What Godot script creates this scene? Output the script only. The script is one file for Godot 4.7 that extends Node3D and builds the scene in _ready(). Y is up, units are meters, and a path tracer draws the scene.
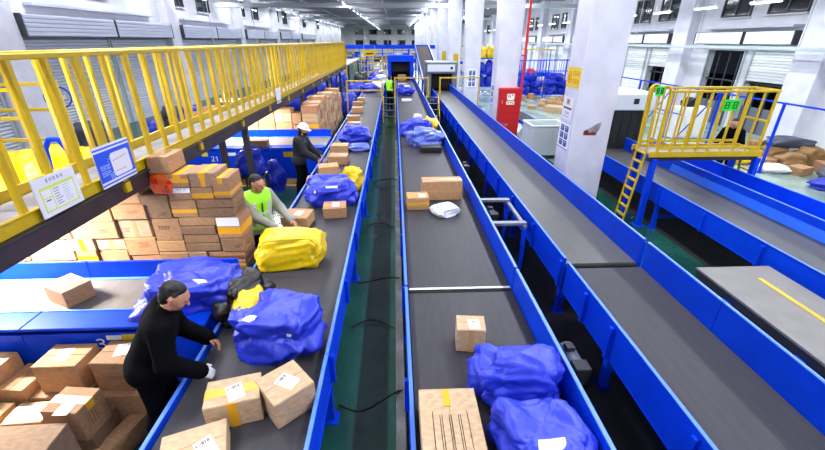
extends Node3D
# A parcel sorting hall: belt conveyors running away from the camera, a yellow railed walkway on the left,
# white columns and roller doors on the right. Units are metres, -z runs down the hall.

var M := {}
var T := {}
var counts := {}
var rng := RandomNumberGenerator.new()
var cache := {}

# ---------------------------------------------------------------- mesh building
class Mb:
	var v := PackedVector3Array()
	var n := PackedVector3Array()
	var uv := PackedVector2Array()
	func tri(a: Vector3, b: Vector3, c: Vector3, na: Vector3, nb: Vector3, nc: Vector3, ua := Vector2.ZERO, ub := Vector2.RIGHT, uc := Vector2.ONE) -> void:
		if (b - a).cross(c - a).dot(na + nb + nc) > 0.0:
			v.append_array([a, c, b]); n.append_array([na, nc, nb]); uv.append_array([ua, uc, ub])
		else:
			v.append_array([a, b, c]); n.append_array([na, nb, nc]); uv.append_array([ua, ub, uc])
	func quad(a: Vector3, b: Vector3, c: Vector3, d: Vector3, nn: Vector3) -> void:
		# a top-left, b top-right, c bottom-right, d bottom-left of the print
		tri(a, b, c, nn, nn, nn, Vector2(0, 0), Vector2(1, 0), Vector2(1, 1))
		tri(a, c, d, nn, nn, nn, Vector2(0, 0), Vector2(1, 1), Vector2(0, 1))
	func box(c: Vector3, s: Vector3, bev := 0.0, bs := Basis()) -> void:
		var h := s * 0.5
		var b: float = minf(bev, minf(h.x, minf(h.y, h.z)) * 0.6)
		var p := func(x: float, y: float, z: float) -> Vector3: return c + bs * Vector3(x, y, z)
		for ax in 3:
			var i1 := (ax + 1) % 3
			var i2 := (ax + 2) % 3
			for sg in [-1.0, 1.0]:
				var nn := Vector3.ZERO
				nn[ax] = sg
				var q := []
				for k in [[-1, 1], [1, 1], [1, -1], [-1, -1]]:
					var w := Vector3.ZERO
					w[ax] = sg * h[ax]
					w[i1] = k[0] * (h[i1] - b)
					w[i2] = k[1] * (h[i2] - b)
					q.append(c + bs * w)
				quad(q[0], q[1], q[2], q[3], bs * nn)
		if b <= 0.0:
			return
		for ax in 3:
			var i1 := (ax + 1) % 3
			var i2 := (ax + 2) % 3
			for s1 in [-1.0, 1.0]:
				for s2 in [-1.0, 1.0]:
					var q := []
					for k in [[-1, 0], [1, 0], [1, 1], [-1, 1]]:
						var w := Vector3.ZERO
						w[ax] = k[0] * (h[ax] - b)
						w[i1] = s1 * (h[i1] - (b if k[1] else 0.0))
						w[i2] = s2 * (h[i2] - (0.0 if k[1] else b))
						q.append(c + bs * w)
					var nn := Vector3.ZERO
					nn[i1] = s1
					nn[i2] = s2
					quad(q[0], q[1], q[2], q[3], bs * nn.normalized())
		for sx in [-1.0, 1.0]:
			for sy in [-1.0, 1.0]:
				for sz in [-1.0, 1.0]:
					var nn: Vector3 = bs * Vector3(sx, sy, sz).normalized()
					tri(p.call(sx * h.x, sy * (h.y - b), sz * (h.z - b)), p.call(sx * (h.x - b), sy * h.y, sz * (h.z - b)), p.call(sx * (h.x - b), sy * (h.y - b), sz * h.z), nn, nn, nn)
	func span(a: Vector3, b: Vector3, bev := 0.0) -> void:   # box between two corners
		box((a + b) * 0.5, (b - a).abs(), bev)
	func bar(a: Vector3, b: Vector3, w: float, t: float, up := Vector3.UP, bev := 0.0) -> void:   # w across, t along up
		var d := (b - a).normalized()
		if absf(d.dot(up)) > 0.98:
			up = Vector3.BACK
		var x := d.cross(up).normalized()
		var y := x.cross(d).normalized()
		box((a + b) * 0.5, Vector3(w, t, (b - a).length()), bev, Basis(x, y, -d))
	func tube(a: Vector3, b: Vector3, r: float, seg := 10, r2 := -1.0, caps := true) -> void:
		if r2 < 0.0:
			r2 = r
		var d := (b - a).normalized()
		var x := d.cross(Vector3.UP if absf(d.y) < 0.9 else Vector3.RIGHT).normalized()
		var y := d.cross(x)
		for i in seg:
			var t0 := TAU * i / seg
			var t1 := TAU * (i + 1) / seg
			var n0 := x * cos(t0) + y * sin(t0)
			var n1 := x * cos(t1) + y * sin(t1)
			tri(a + n0 * r, a + n1 * r, b + n1 * r2, n0, n1, n1)
			tri(a + n0 * r, b + n1 * r2, b + n0 * r2, n0, n1, n0)
			if caps:
				tri(a, a + n0 * r, a + n1 * r, -d, -d, -d)
				tri(b, b + n0 * r2, b + n1 * r2, d, d, d)
	func path(pts: Array, r: float, seg := 8) -> void:
		for i in pts.size() - 1:
			tube(pts[i], pts[i + 1], r, seg)
			if i > 0:
				ball(pts[i], Vector3.ONE * r, seg, 4)
	func ball(c: Vector3, r: Vector3, seg := 12, rings := 8) -> void:
		for j in rings:
			var p0 := PI * j / rings
			var p1 := PI * (j + 1) / rings
			for i in seg:
				var t0 := TAU * i / seg
				var t1 := TAU * (i + 1) / seg
				var q := [Vector3(sin(p0) * cos(t0), cos(p0), sin(p0) * sin(t0)), Vector3(sin(p0) * cos(t1), cos(p0), sin(p0) * sin(t1)), Vector3(sin(p1) * cos(t1), cos(p1), sin(p1) * sin(t1)), Vector3(sin(p1) * cos(t0), cos(p1), sin(p1) * sin(t0))]
				if j > 0:
					tri(c + q[0] * r, c + q[1] * r, c + q[2] * r, (q[0] / r).normalized(), (q[1] / r).normalized(), (q[2] / r).normalized())
				if j < rings - 1:
					tri(c + q[0] * r, c + q[2] * r, c + q[3] * r, (q[0] / r).normalized(), (q[2] / r).normalized(), (q[3] / r).normalized())
	func lathe(prof: Array, seg := 20, at := Transform3D()) -> void:   # prof: Vector2(radius, height)
		for k in prof.size() - 1:
			var a: Vector2 = prof[k]
			var b: Vector2 = prof[k + 1]
			var e := (b - a).normalized()
			var nr := Vector2(e.y, -e.x)
			for i in seg:
				var t0 := TAU * i / seg
				var t1 := TAU * (i + 1) / seg
				var d0 := Vector3(cos(t0), 0, sin(t0))
				var d1 := Vector3(cos(t1), 0, sin(t1))
				var q := [d0 * a.x + Vector3.UP * a.y, d1 * a.x + Vector3.UP * a.y, d1 * b.x + Vector3.UP * b.y, d0 * b.x + Vector3.UP * b.y]
				var n0: Vector3 = at.basis * (d0 * nr.x + Vector3.UP * nr.y)
				var n1: Vector3 = at.basis * (d1 * nr.x + Vector3.UP * nr.y)
				tri(at * q[0], at * q[1], at * q[2], n0, n1, n1)
				tri(at * q[0], at * q[2], at * q[3], n0, n1, n0)
	func prism(poly: Array, axis: int, a: float, b: float) -> void:   # poly of Vector2 in the two other axes, pushed along axis
		var pk := PackedVector2Array(poly)
		var idx := Geometry2D.triangulate_polygon(pk)
		var put := func(p: Vector2, t: float) -> Vector3:
			return Vector3(t, p.y, p.x) if axis == 0 else (Vector3(p.x, t, p.y) if axis == 1 else Vector3(p.x, p.y, t))
		var nn := Vector3.ZERO
		nn[axis] = signf(b - a)
		for i in range(0, idx.size(), 3):
			tri(put.call(pk[idx[i]], a), put.call(pk[idx[i + 1]], a), put.call(pk[idx[i + 2]], a), -nn, -nn, -nn)
			tri(put.call(pk[idx[i]], b), put.call(pk[idx[i + 1]], b), put.call(pk[idx[i + 2]], b), nn, nn, nn)
		var area := 0.0
		for i in pk.size():
			area += pk[i].cross(pk[(i + 1) % pk.size()])
		for i in pk.size():
			var p := pk[i]
			var q := pk[(i + 1) % pk.size()]
			var e := (q - p).normalized() * signf(area)
			var o: Vector3 = put.call(Vector2(e.y, -e.x), 0.0)
			quad(put.call(p, a), put.call(q, a), put.call(q, b), put.call(p, b), o)
	func mesh(m: Material) -> ArrayMesh:
		var arr := []
		arr.resize(Mesh.ARRAY_MAX)
		arr[Mesh.ARRAY_VERTEX] = v
		arr[Mesh.ARRAY_NORMAL] = n
		arr[Mesh.ARRAY_TEX_UV] = uv
		var am := ArrayMesh.new()
		am.add_surface_from_arrays(Mesh.PRIMITIVE_TRIANGLES, arr)
		am.surface_set_material(0, m)
		return am

func numbered(called: String) -> String:
	counts[called] = counts.get(called, -1) + 1
	return called if counts[called] == 0 else "%s_%03d" % [called, counts[called]]

func tag(o: Node, label: String, category: String, group := "", kind := "") -> void:
	o.set_meta("label", label)
	o.set_meta("category", category)
	if group: o.set_meta("group", group)
	if kind: o.set_meta("kind", kind)

func thing(called: String, label: String, category: String, at := Vector3.ZERO, turn := 0.0, group := "") -> Node3D:
	var o := Node3D.new()
	o.name = numbered(called)
	add_child(o)
	o.position = at
	o.rotation.y = turn
	tag(o, label, category, group)
	return o

func part(parent: Node3D, called: String, mb: Mb, m: Material, label := "") -> MeshInstance3D:
	return part_mesh(parent, called, mb.mesh(m), label)

func part_mesh(parent: Node3D, called: String, mesh: Mesh, label := "") -> MeshInstance3D:
	var o := MeshInstance3D.new()
	o.name = called
	o.mesh = mesh
	parent.add_child(o, true)
	if label: o.set_meta("label", label)
	return o

func struct(called: String, mb: Mb, m: Material) -> MeshInstance3D:
	var o := part(self, called, mb, m)
	o.set_meta("kind", "structure")
	return o

func bx(parent: Node3D, called: String, c: Vector3, s: Vector3, m: Material, bev := 0.004, label := "") -> MeshInstance3D:
	var key := "%s|%s|%s" % [s, bev, m.get_instance_id()]
	if not cache.has(key):
		var mb := Mb.new()
		mb.box(Vector3.ZERO, s, bev)
		cache[key] = mb.mesh(m)
	var o := part_mesh(parent, called, cache[key], label)
	o.position = c
	return o

# ---------------------------------------------------------------- materials and prints
func mat(c: Color, rough := 0.6, metal := 0.0, tex: Texture2D = null, scale := 1.0, world := false, nrm: Texture2D = null, nscale := 1.0) -> StandardMaterial3D:
	var m := StandardMaterial3D.new()
	m.albedo_color = c
	m.roughness = rough
	m.metallic = metal
	if tex or nrm:
		m.uv1_triplanar = true
		m.uv1_world_triplanar = world
		m.uv1_scale = Vector3.ONE * scale
		if tex: m.albedo_texture = tex
		if nrm:
			m.normal_enabled = true
			m.normal_texture = nrm
			m.normal_scale = nscale
	return m

func noise_image(size: int, freq: float, oct: int, sd: int, lo: float, hi: float, sx := 1.0, sy := 1.0, grain := 0.0) -> Image:
	var f := FastNoiseLite.new()
	f.seed = sd
	f.frequency = freq
	f.fractal_octaves = oct
	var r := RandomNumberGenerator.new()
	r.seed = sd
	var im := Image.create(size, size, false, Image.FORMAT_RGB8)
	for y in size:
		for x in size:
			# blended over the edge so that it tiles
			var a := f.get_noise_2d(x * sx, y * sy)
			var bx_ := f.get_noise_2d((x - size) * sx, y * sy)
			var by_ := f.get_noise_2d(x * sx, (y - size) * sy)
			var bb := f.get_noise_2d((x - size) * sx, (y - size) * sy)
			var tx := smoothstep(0.75, 1.0, float(x) / size)
			var ty := smoothstep(0.75, 1.0, float(y) / size)
			var k: float = lerpf(lerpf(a, bx_, tx), lerpf(by_, bb, tx), ty)
			var g: float = clampf(lerpf(lo, hi, clampf(k * 0.9 + 0.5, 0, 1)) + (r.randf() - 0.5) * grain, 0, 1)
			im.set_pixel(x, y, Color(g, g, g))
	return im

func tex(im: Image) -> ImageTexture:
	im.generate_mipmaps()
	return ImageTexture.create_from_image(im)

func scrawl(im: Image, r: RandomNumberGenerator, x: int, y: int, w: int, h: int, c: Color) -> void:   # one block character of short strokes
	for k in 3:
		im.fill_rect(Rect2i(x, y + k * h / 3 + r.randi() % 3, w, maxi(1, h / 9)), c)
	for k in 2:
		im.fill_rect(Rect2i(x + r.randi_range(0, w - 2), y, maxi(1, w / 8), h), c)

func print_mat(im: Image, rough := 0.6, cut := false) -> StandardMaterial3D:
	var m := StandardMaterial3D.new()
	m.albedo_texture = tex(im)
	m.roughness = rough
	if cut:
		m.transparency = BaseMaterial3D.TRANSPARENCY_ALPHA_SCISSOR
		m.alpha_scissor_threshold = 0.5
	return m

func make_materials() -> void:
	var r := RandomNumberGenerator.new()
	r.seed = 11
	T.card = tex(noise_image(256, 0.02, 4, 3, 0.86, 1.0, 1.0, 2.0, 0.05))
	T.belt = tex(noise_image(256, 0.03, 3, 5, 0.92, 1.0, 1.0, 0.12, 0.06))
	T.belt2 = tex(noise_image(256, 0.03, 3, 6, 0.92, 1.0, 1.0, 0.12, 0.06))
	T.stain = tex(noise_image(256, 0.012, 5, 7, 0.70, 1.0, 1.0, 1.0, 0.08))
	T.soft = tex(noise_image(256, 0.01, 4, 9, 0.93, 1.0, 1.0, 1.0, 0.02))
	var cr := noise_image(256, 0.03, 4, 21, 0.0, 1.0)
	cr.bump_map_to_normal_map(3.0)
	T.crease = tex(cr)
	var tones := [Color(0.66, 0.50, 0.36), Color(0.58, 0.44, 0.32), Color(0.73, 0.56, 0.40), Color(0.52, 0.40, 0.29), Color(0.62, 0.50, 0.40), Color(0.77, 0.65, 0.52), Color(0.73, 0.52, 0.37)]
	for i in tones.size():
		M["card%d" % i] = mat(tones[i], 0.8, 0.0, T.card, 2.2)
	M.tape_yellow = mat(Color(0.86, 0.62, 0.10), 0.35)
	M.tape_clear = mat(Color(0.74, 0.58, 0.40), 0.25)
	M.tape_brown = mat(Color(0.45, 0.31, 0.20), 0.3)
	M.paper = mat(Color(0.90, 0.90, 0.92), 0.6)
	M.blue = mat(Color(0.01, 0.24, 0.83), 0.45, 0.0, T.soft, 0.8, true)
	M.blue.metallic_specular = 0.25
	M.blue_edge = mat(Color(0.30, 0.48, 0.88), 0.35)
	M.guide = mat(Color(0.10, 0.36, 0.85), 0.3)
	M.yellow = mat(Color(0.79, 0.66, 0.025), 0.42, 0.0, T.soft, 1.3, true)
	M.belt = mat(Color(0.225, 0.22, 0.245), 0.5, 0.0, T.belt, 1.6)
	M.belt.metallic_specular = 0.35
	M.belt_matte = mat(Color(0.34, 0.32, 0.31), 0.95, 0.0, T.belt2, 1.3)
	M.belt_matte.metallic_specular = 0.05
	M.belt_light = mat(Color(0.30, 0.30, 0.30), 0.42, 0.0, T.belt2, 1.3)
	M.belt_pale = mat(Color(0.43, 0.41, 0.39), 0.5, 0.0, T.belt2, 1.3)
	M.steel = mat(Color(0.66, 0.68, 0.72), 0.35, 0.6)
	M.dark_steel = mat(Color(0.21, 0.21, 0.24), 0.5, 0.3, T.soft, 1.0, true)
	M.brown_beam = mat(Color(0.23, 0.18, 0.20), 0.55, 0.1, T.stain, 0.7, true)
	M.black = mat(Color(0.05, 0.05, 0.055), 0.55)
	M.rubber = mat(Color(0.08, 0.08, 0.085), 0.8)
	M.floor = mat(Color(0.14, 0.35, 0.31), 0.25, 0.0, T.stain, 0.22, true)
	M.floor_pale = mat(Color(0.66, 0.76, 0.71), 0.15, 0.0, T.stain, 0.22, true)
	M.bar_steel = mat(Color(0.46, 0.48, 0.52), 0.4, 0.3)
	M.plaster = mat(Color(0.62, 0.62, 0.64), 0.9, 0.0, T.stain, 0.9, true)
	M.concrete = mat(Color(0.47, 0.47, 0.46), 0.8, 0.0, T.stain, 0.9, true)
	M.plate = mat(Color(0.47, 0.46, 0.46), 0.55, 0.1, T.soft, 0.9, true)
	M.deck = mat(Color(0.62, 0.61, 0.63), 0.55, 0.1, T.stain, 0.8, true)
	M.wall = mat(Color(0.82, 0.82, 0.85), 0.75, 0.0, T.soft, 0.3, true)
	M.column = mat(Color(0.84, 0.84, 0.90), 0.6, 0.0, T.soft, 0.5, true)
	M.ceiling = mat(Color(0.80, 0.77, 0.76), 0.8, 0.0, T.soft, 0.3, true)
	M.purlin = mat(Color(0.50, 0.49, 0.52), 0.6)
	M.pipe = mat(Color(0.66, 0.70, 0.72), 0.5, 0.1)
	M.shutter = mat(Color(0.72, 0.74, 0.80), 0.45, 0.2)
	M.canopy = mat(Color(0.70, 0.72, 0.80), 0.45, 0.15)
	M.shutter_white = mat(Color(0.88, 0.89, 0.90), 0.5)
	M.window_frame = mat(Color(0.24, 0.25, 0.28), 0.5, 0.2)
	M.glass_dark = mat(Color(0.07, 0.09, 0.11), 0.08)
	M.asphalt = mat(Color(0.30, 0.30, 0.31), 0.9, 0.0, T.stain, 0.5, true)
	M.red = mat(Color(0.72, 0.03, 0.08), 0.4)
	M.red_pipe = mat(Color(0.75, 0.08, 0.10), 0.4)
	M.white = mat(Color(0.90, 0.90, 0.90), 0.5)
	M.machine = mat(Color(0.80, 0.82, 0.84), 0.45)
	M.machine_grey = mat(Color(0.36, 0.39, 0.44), 0.5)
	M.white_plastic = mat(Color(0.80, 0.83, 0.84), 0.4)
	M.green_sign = mat(Color(0.10, 0.80, 0.16), 0.5)
	M.green_bin = mat(Color(0.30, 0.62, 0.10), 0.5)
	M.sack_blue = mat(Color(0.07, 0.16, 0.72), 0.42, 0.0, T.soft, 2.0, false, T.crease, 0.5)
	M.sack_blue.rim_enabled = true
	M.sack_blue.rim = 0.25
	M.sack_violet = mat(Color(0.12, 0.20, 0.76), 0.42, 0.0, T.soft, 2.0, false, T.crease, 0.5)
	M.sack_pale = mat(Color(0.34, 0.42, 0.78), 0.35, 0.0, T.soft, 2.0, false, T.crease, 0.5)
	M.sack_yellow = mat(Color(0.88, 0.74, 0.02), 0.4, 0.0, T.soft, 2.0, false, T.crease, 0.5)
	M.sack_black = mat(Color(0.06, 0.06, 0.07), 0.4, 0.0, null, 2.0, false, T.crease, 0.5)
	M.sack_grey = mat(Color(0.26, 0.27, 0.33), 0.5, 0.0, null, 2.0, false, T.crease, 0.5)
	M.sack_white = mat(Color(0.86, 0.87, 0.90), 0.4, 0.0, null, 2.0, false, T.crease, 0.5)
	M.sack_brown = mat(Color(0.58, 0.44, 0.26), 0.6, 0.0, T.card, 2.0, false, T.crease, 0.5)
	M.orange_wrap = print_mat(wrap_image(r), 0.3)
	M.line_yellow = mat(Color(0.85, 0.78, 0.10), 0.45)
	M.skin = mat(Color(0.72, 0.50, 0.40), 0.55)
	M.skin.subsurf_scatter_enabled = true
	M.skin.subsurf_scatter_strength = 0.15
	M.hair = mat(Color(0.03, 0.026, 0.026), 0.6, 0.0, null, 8.0, false, T.crease, 0.8)
	M.cloth_black = mat(Color(0.035, 0.037, 0.05), 0.85, 0.0, null, 4.0, false, T.crease, 0.6)
	M.cloth_black.metallic_specular = 0.15
	M.cloth_navy = mat(Color(0.07, 0.08, 0.12), 0.85, 0.0, null, 4.0, false, T.crease, 0.6)
	M.cloth_grey = mat(Color(0.60, 0.60, 0.57), 0.85, 0.0, T.card, 6.0, false, T.crease, 0.6)
	M.vest = mat(Color(0.62, 0.95, 0.10), 0.6, 0.0, null, 4.0, false, T.crease, 0.5)
	M.reflective = mat(Color(0.85, 0.86, 0.85), 0.35, 0.2)
	M.helmet = mat(Color(0.90, 0.90, 0.92), 0.3)
	M.glove = mat(Color(0.88, 0.88, 0.90), 0.8)
	M.shoe = mat(Color(0.09, 0.09, 0.10), 0.6)
	M.eye = mat(Color(0.03, 0.025, 0.02), 0.2)
	M.lip = mat(Color(0.55, 0.30, 0.27), 0.6)
	M.tube_glow = StandardMaterial3D.new()
	M.tube_glow.albedo_color = Color(0.95, 0.97, 1.0)
	M.tube_glow.emission_enabled = true
	M.tube_glow.emission = Color(0.94, 0.97, 1.0)
	M.tube_glow.emission_energy_multiplier = 4.0
	# shipping label with bars
	var im := Image.create(64, 96, false, Image.FORMAT_RGB8)
	im.fill(Color(0.92, 0.92, 0.94))
	for k in 14:
		im.fill_rect(Rect2i(6 + k * 4, 8, r.randi_range(1, 3), 18), Color(0.08, 0.08, 0.08))
	for k in 7:
		im.fill_rect(Rect2i(6, 34 + k * 8, r.randi_range(20, 52), 3), Color(0.35, 0.35, 0.38))
	M.ship_label = print_mat(im)
	# printed marks on cartons (ink only, the rest cut away)
	im = Image.create(96, 48, false, Image.FORMAT_RGBA8)
	im.fill(Color(0.2, 0.14, 0.1, 0.0))
	for k in 4:
		scrawl(im, r, 4 + k * 23, 8, 18, 24, Color(0.22, 0.15, 0.11, 1))
	im.fill_rect(Rect2i(4, 40, 86, 3), Color(0.22, 0.15, 0.11, 1))
	M.ink = print_mat(im, 0.8, true)
	im = Image.create(96, 48, false, Image.FORMAT_RGBA8)
	im.fill(Color(0.7, 0.2, 0.15, 0.0))
	for k in 3:
		im.fill_rect(Rect2i(6 + (k % 2) * 10, 6 + k * 14, r.randi_range(50, 78), 4), Color(0.72, 0.22, 0.16, 1))
	M.ink_red = print_mat(im, 0.8, true)
	im = Image.create(128, 160, false, Image.FORMAT_RGBA8)
	im.fill(Color(0.1, 0.08, 0.07, 0.0))
	for k in [14, 34, 40, 60, 66, 86, 92, 112]:
		im.fill_rect(Rect2i(k, 0 if k == 112 or k == 14 else 14, 2, 146), Color(0.12, 0.09, 0.08, 1))
	M.ink_lines = print_mat(im, 0.8, true)
	# white sheet with a yellow table
	im = Image.create(256, 192, false, Image.FORMAT_RGB8)
	im.fill(Color(0.90, 0.90, 0.93))
	for k in 5:
		scrawl(im, r, 76 + k * 22, 14, 16, 18, Color(0.45, 0.47, 0.60))
	im.fill_rect(Rect2i(24, 48, 210, 124), Color(0.84, 0.90, 0.35))
	im.fill_rect(Rect2i(32, 62, 52, 36), Color(0.92, 0.92, 0.94))
	im.fill_rect(Rect2i(32, 104, 52, 60), Color(0.92, 0.92, 0.94))
	im.fill_rect(Rect2i(90, 62, 136, 102), Color(0.92, 0.92, 0.94))
	im.fill_rect(Rect2i(44, 112, 28, 6), Color(0.3, 0.3, 0.32))
	for k in 7:
		im.fill_rect(Rect2i(98, 70 + k * 13, r.randi_range(30, 48), 4), Color(0.45, 0.46, 0.52))
		im.fill_rect(Rect2i(156, 70 + k * 13, r.randi_range(30, 62), 3), Color(0.68, 0.72, 0.62))
	M.sheet = print_mat(im)
	# blue board with white bands, a white paper and block characters
	im = Image.create(256, 200, false, Image.FORMAT_RGB8)
	im.fill(Color(0.12, 0.32, 0.88))
	for y in [0, 18, 172, 190]:
		im.fill_rect(Rect2i(0, y, 256, 10), Color(0.88, 0.90, 0.96))
	for k in 2:
		for j in 3:
			scrawl(im, r, 20 + j * 18, 92 + k * 30, 15, 24, Color(0.85, 0.90, 0.98))
	for k in 26:
		im.fill_rect(Rect2i(r.randi_range(70, 96), r.randi_range(60, 165), 5, 5), Color(0.70, 0.82, 0.97))
	im.fill_rect(Rect2i(98, 56, 138, 104), Color(0.90, 0.90, 0.93))
	im.fill_rect(Rect2i(108, 48, 120, 118), Color(0.90, 0.90, 0.93))
	for k in 6:
		im.fill_rect(Rect2i(112 + k * 18, 84 - k * 2, 9, 5), [Color(0.75, 0.25, 0.3), Color(0.35, 0.35, 0.6)][k % 2])
	im.fill_rect(Rect2i(112, 140, 80, 3), Color(0.75, 0.5, 0.5))
	M.board = print_mat(im, 0.4)
	# yellow warning plate with red marks
	im = Image.create(128, 80, false, Image.FORMAT_RGB8)
	im.fill(Color(0.93, 0.80, 0.05))
	for a in 40:
		var t := TAU * a / 40.0
		im.fill_rect(Rect2i(int(26 + cos(t) * 15), int(40 + sin(t) * 22), 4, 4), Color(0.72, 0.12, 0.08))
	im.fill_rect(Rect2i(22, 28, 10, 26), Color(0.72, 0.12, 0.08))
	for k in 4:
		scrawl(im, r, 54 + k * 17, 14, 13, 20, Color(0.72, 0.12, 0.08))
		scrawl(im, r, 50 + k * 17, 46, 13, 20, Color(0.72, 0.12, 0.08))
	M.warning = print_mat(im, 0.45)
	# white poster with six blue panels
	im = Image.create(96, 128, false, Image.FORMAT_RGB8)
	im.fill(Color(0.90, 0.91, 0.95))
	for j in 3:
		for k in 2:
			im.fill_rect(Rect2i(14 + k * 38, 10 + j * 36, 30, 30), Color(0.16, 0.27, 0.55))
			im.fill_rect(Rect2i(18 + k * 38, 16 + j * 36, r.randi_range(10, 20), 4), Color(0.7, 0.78, 0.9))
			im.fill_rect(Rect2i(20 + k * 38, 26 + j * 36, r.randi_range(8, 16), 4), Color(0.6, 0.7, 0.85))
	im.fill_rect(Rect2i(0, 122, 96, 4), Color(0.16, 0.27, 0.55))
	M.poster = print_mat(im)
	im = Image.create(96, 96, false, Image.FORMAT_RGB8)
	im.fill(Color(0.90, 0.90, 0.94))
	im.fill_rect(Rect2i(30, 8, 36, 26), Color(0.75, 0.68, 0.62))
	im.fill_rect(Rect2i(40, 14, 14, 14), Color(0.30, 0.32, 0.38))
	im.fill_rect(Rect2i(8, 44, 80, 8), Color(0.22, 0.25, 0.36))
	for k in 3:
		scrawl(im, r, 28 + k * 15, 62, 12, 12, Color(0.18, 0.30, 0.65))
	im.fill_rect(Rect2i(14, 82, 60, 3), Color(0.55, 0.57, 0.66))
	M.notice = print_mat(im)
	# emblem plate of the hydrant cabinet
	im = Image.create(64, 64, false, Image.FORMAT_RGBA8)
	im.fill(Color(0, 0, 0, 0))
	for k in [[8, 4, 48, 26], [12, 30, 40, 6], [6, 40, 52, 18]]:
		im.fill_rect(Rect2i(k[0], k[1], k[2], k[3]), Color(0.93, 0.90, 0.82, 1))
	for k in [[16, 8, 6, 14], [28, 10, 4, 12], [40, 8, 8, 6], [14, 44, 8, 8], [30, 44, 10, 6], [46, 46, 6, 8]]:
		im.fill_rect(Rect2i(k[0], k[1], k[2], k[3]), Color(0.45, 0.15, 0.12, 1))
	M.emblem = print_mat(im, 0.5, true)
	im = Image.create(48, 20, false, Image.FORMAT_RGBA8)
	im.fill(Color(0, 0, 0, 0))
	for k in 3:
		scrawl(im, r, 2 + k * 15, 3, 11, 14, Color(0.92, 0.82, 0.82, 1))
	M.emblem_small = print_mat(im, 0.5, true)

func wrap_image(r: RandomNumberGenerator) -> Image:
	var im := Image.create(64, 64, false, Image.FORMAT_RGB8)
	im.fill(Color(0.90, 0.42, 0.10))
	for k in 16:
		im.fill_rect(Rect2i(r.randi_range(0, 56), r.randi_range(0, 56), r.randi_range(4, 18), r.randi_range(4, 18)), [Color(0.80, 0.10, 0.12), Color(0.92, 0.62, 0.15), Color(0.82, 0.12, 0.28), Color(0.88, 0.30, 0.10)][k % 4])
	return im

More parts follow.
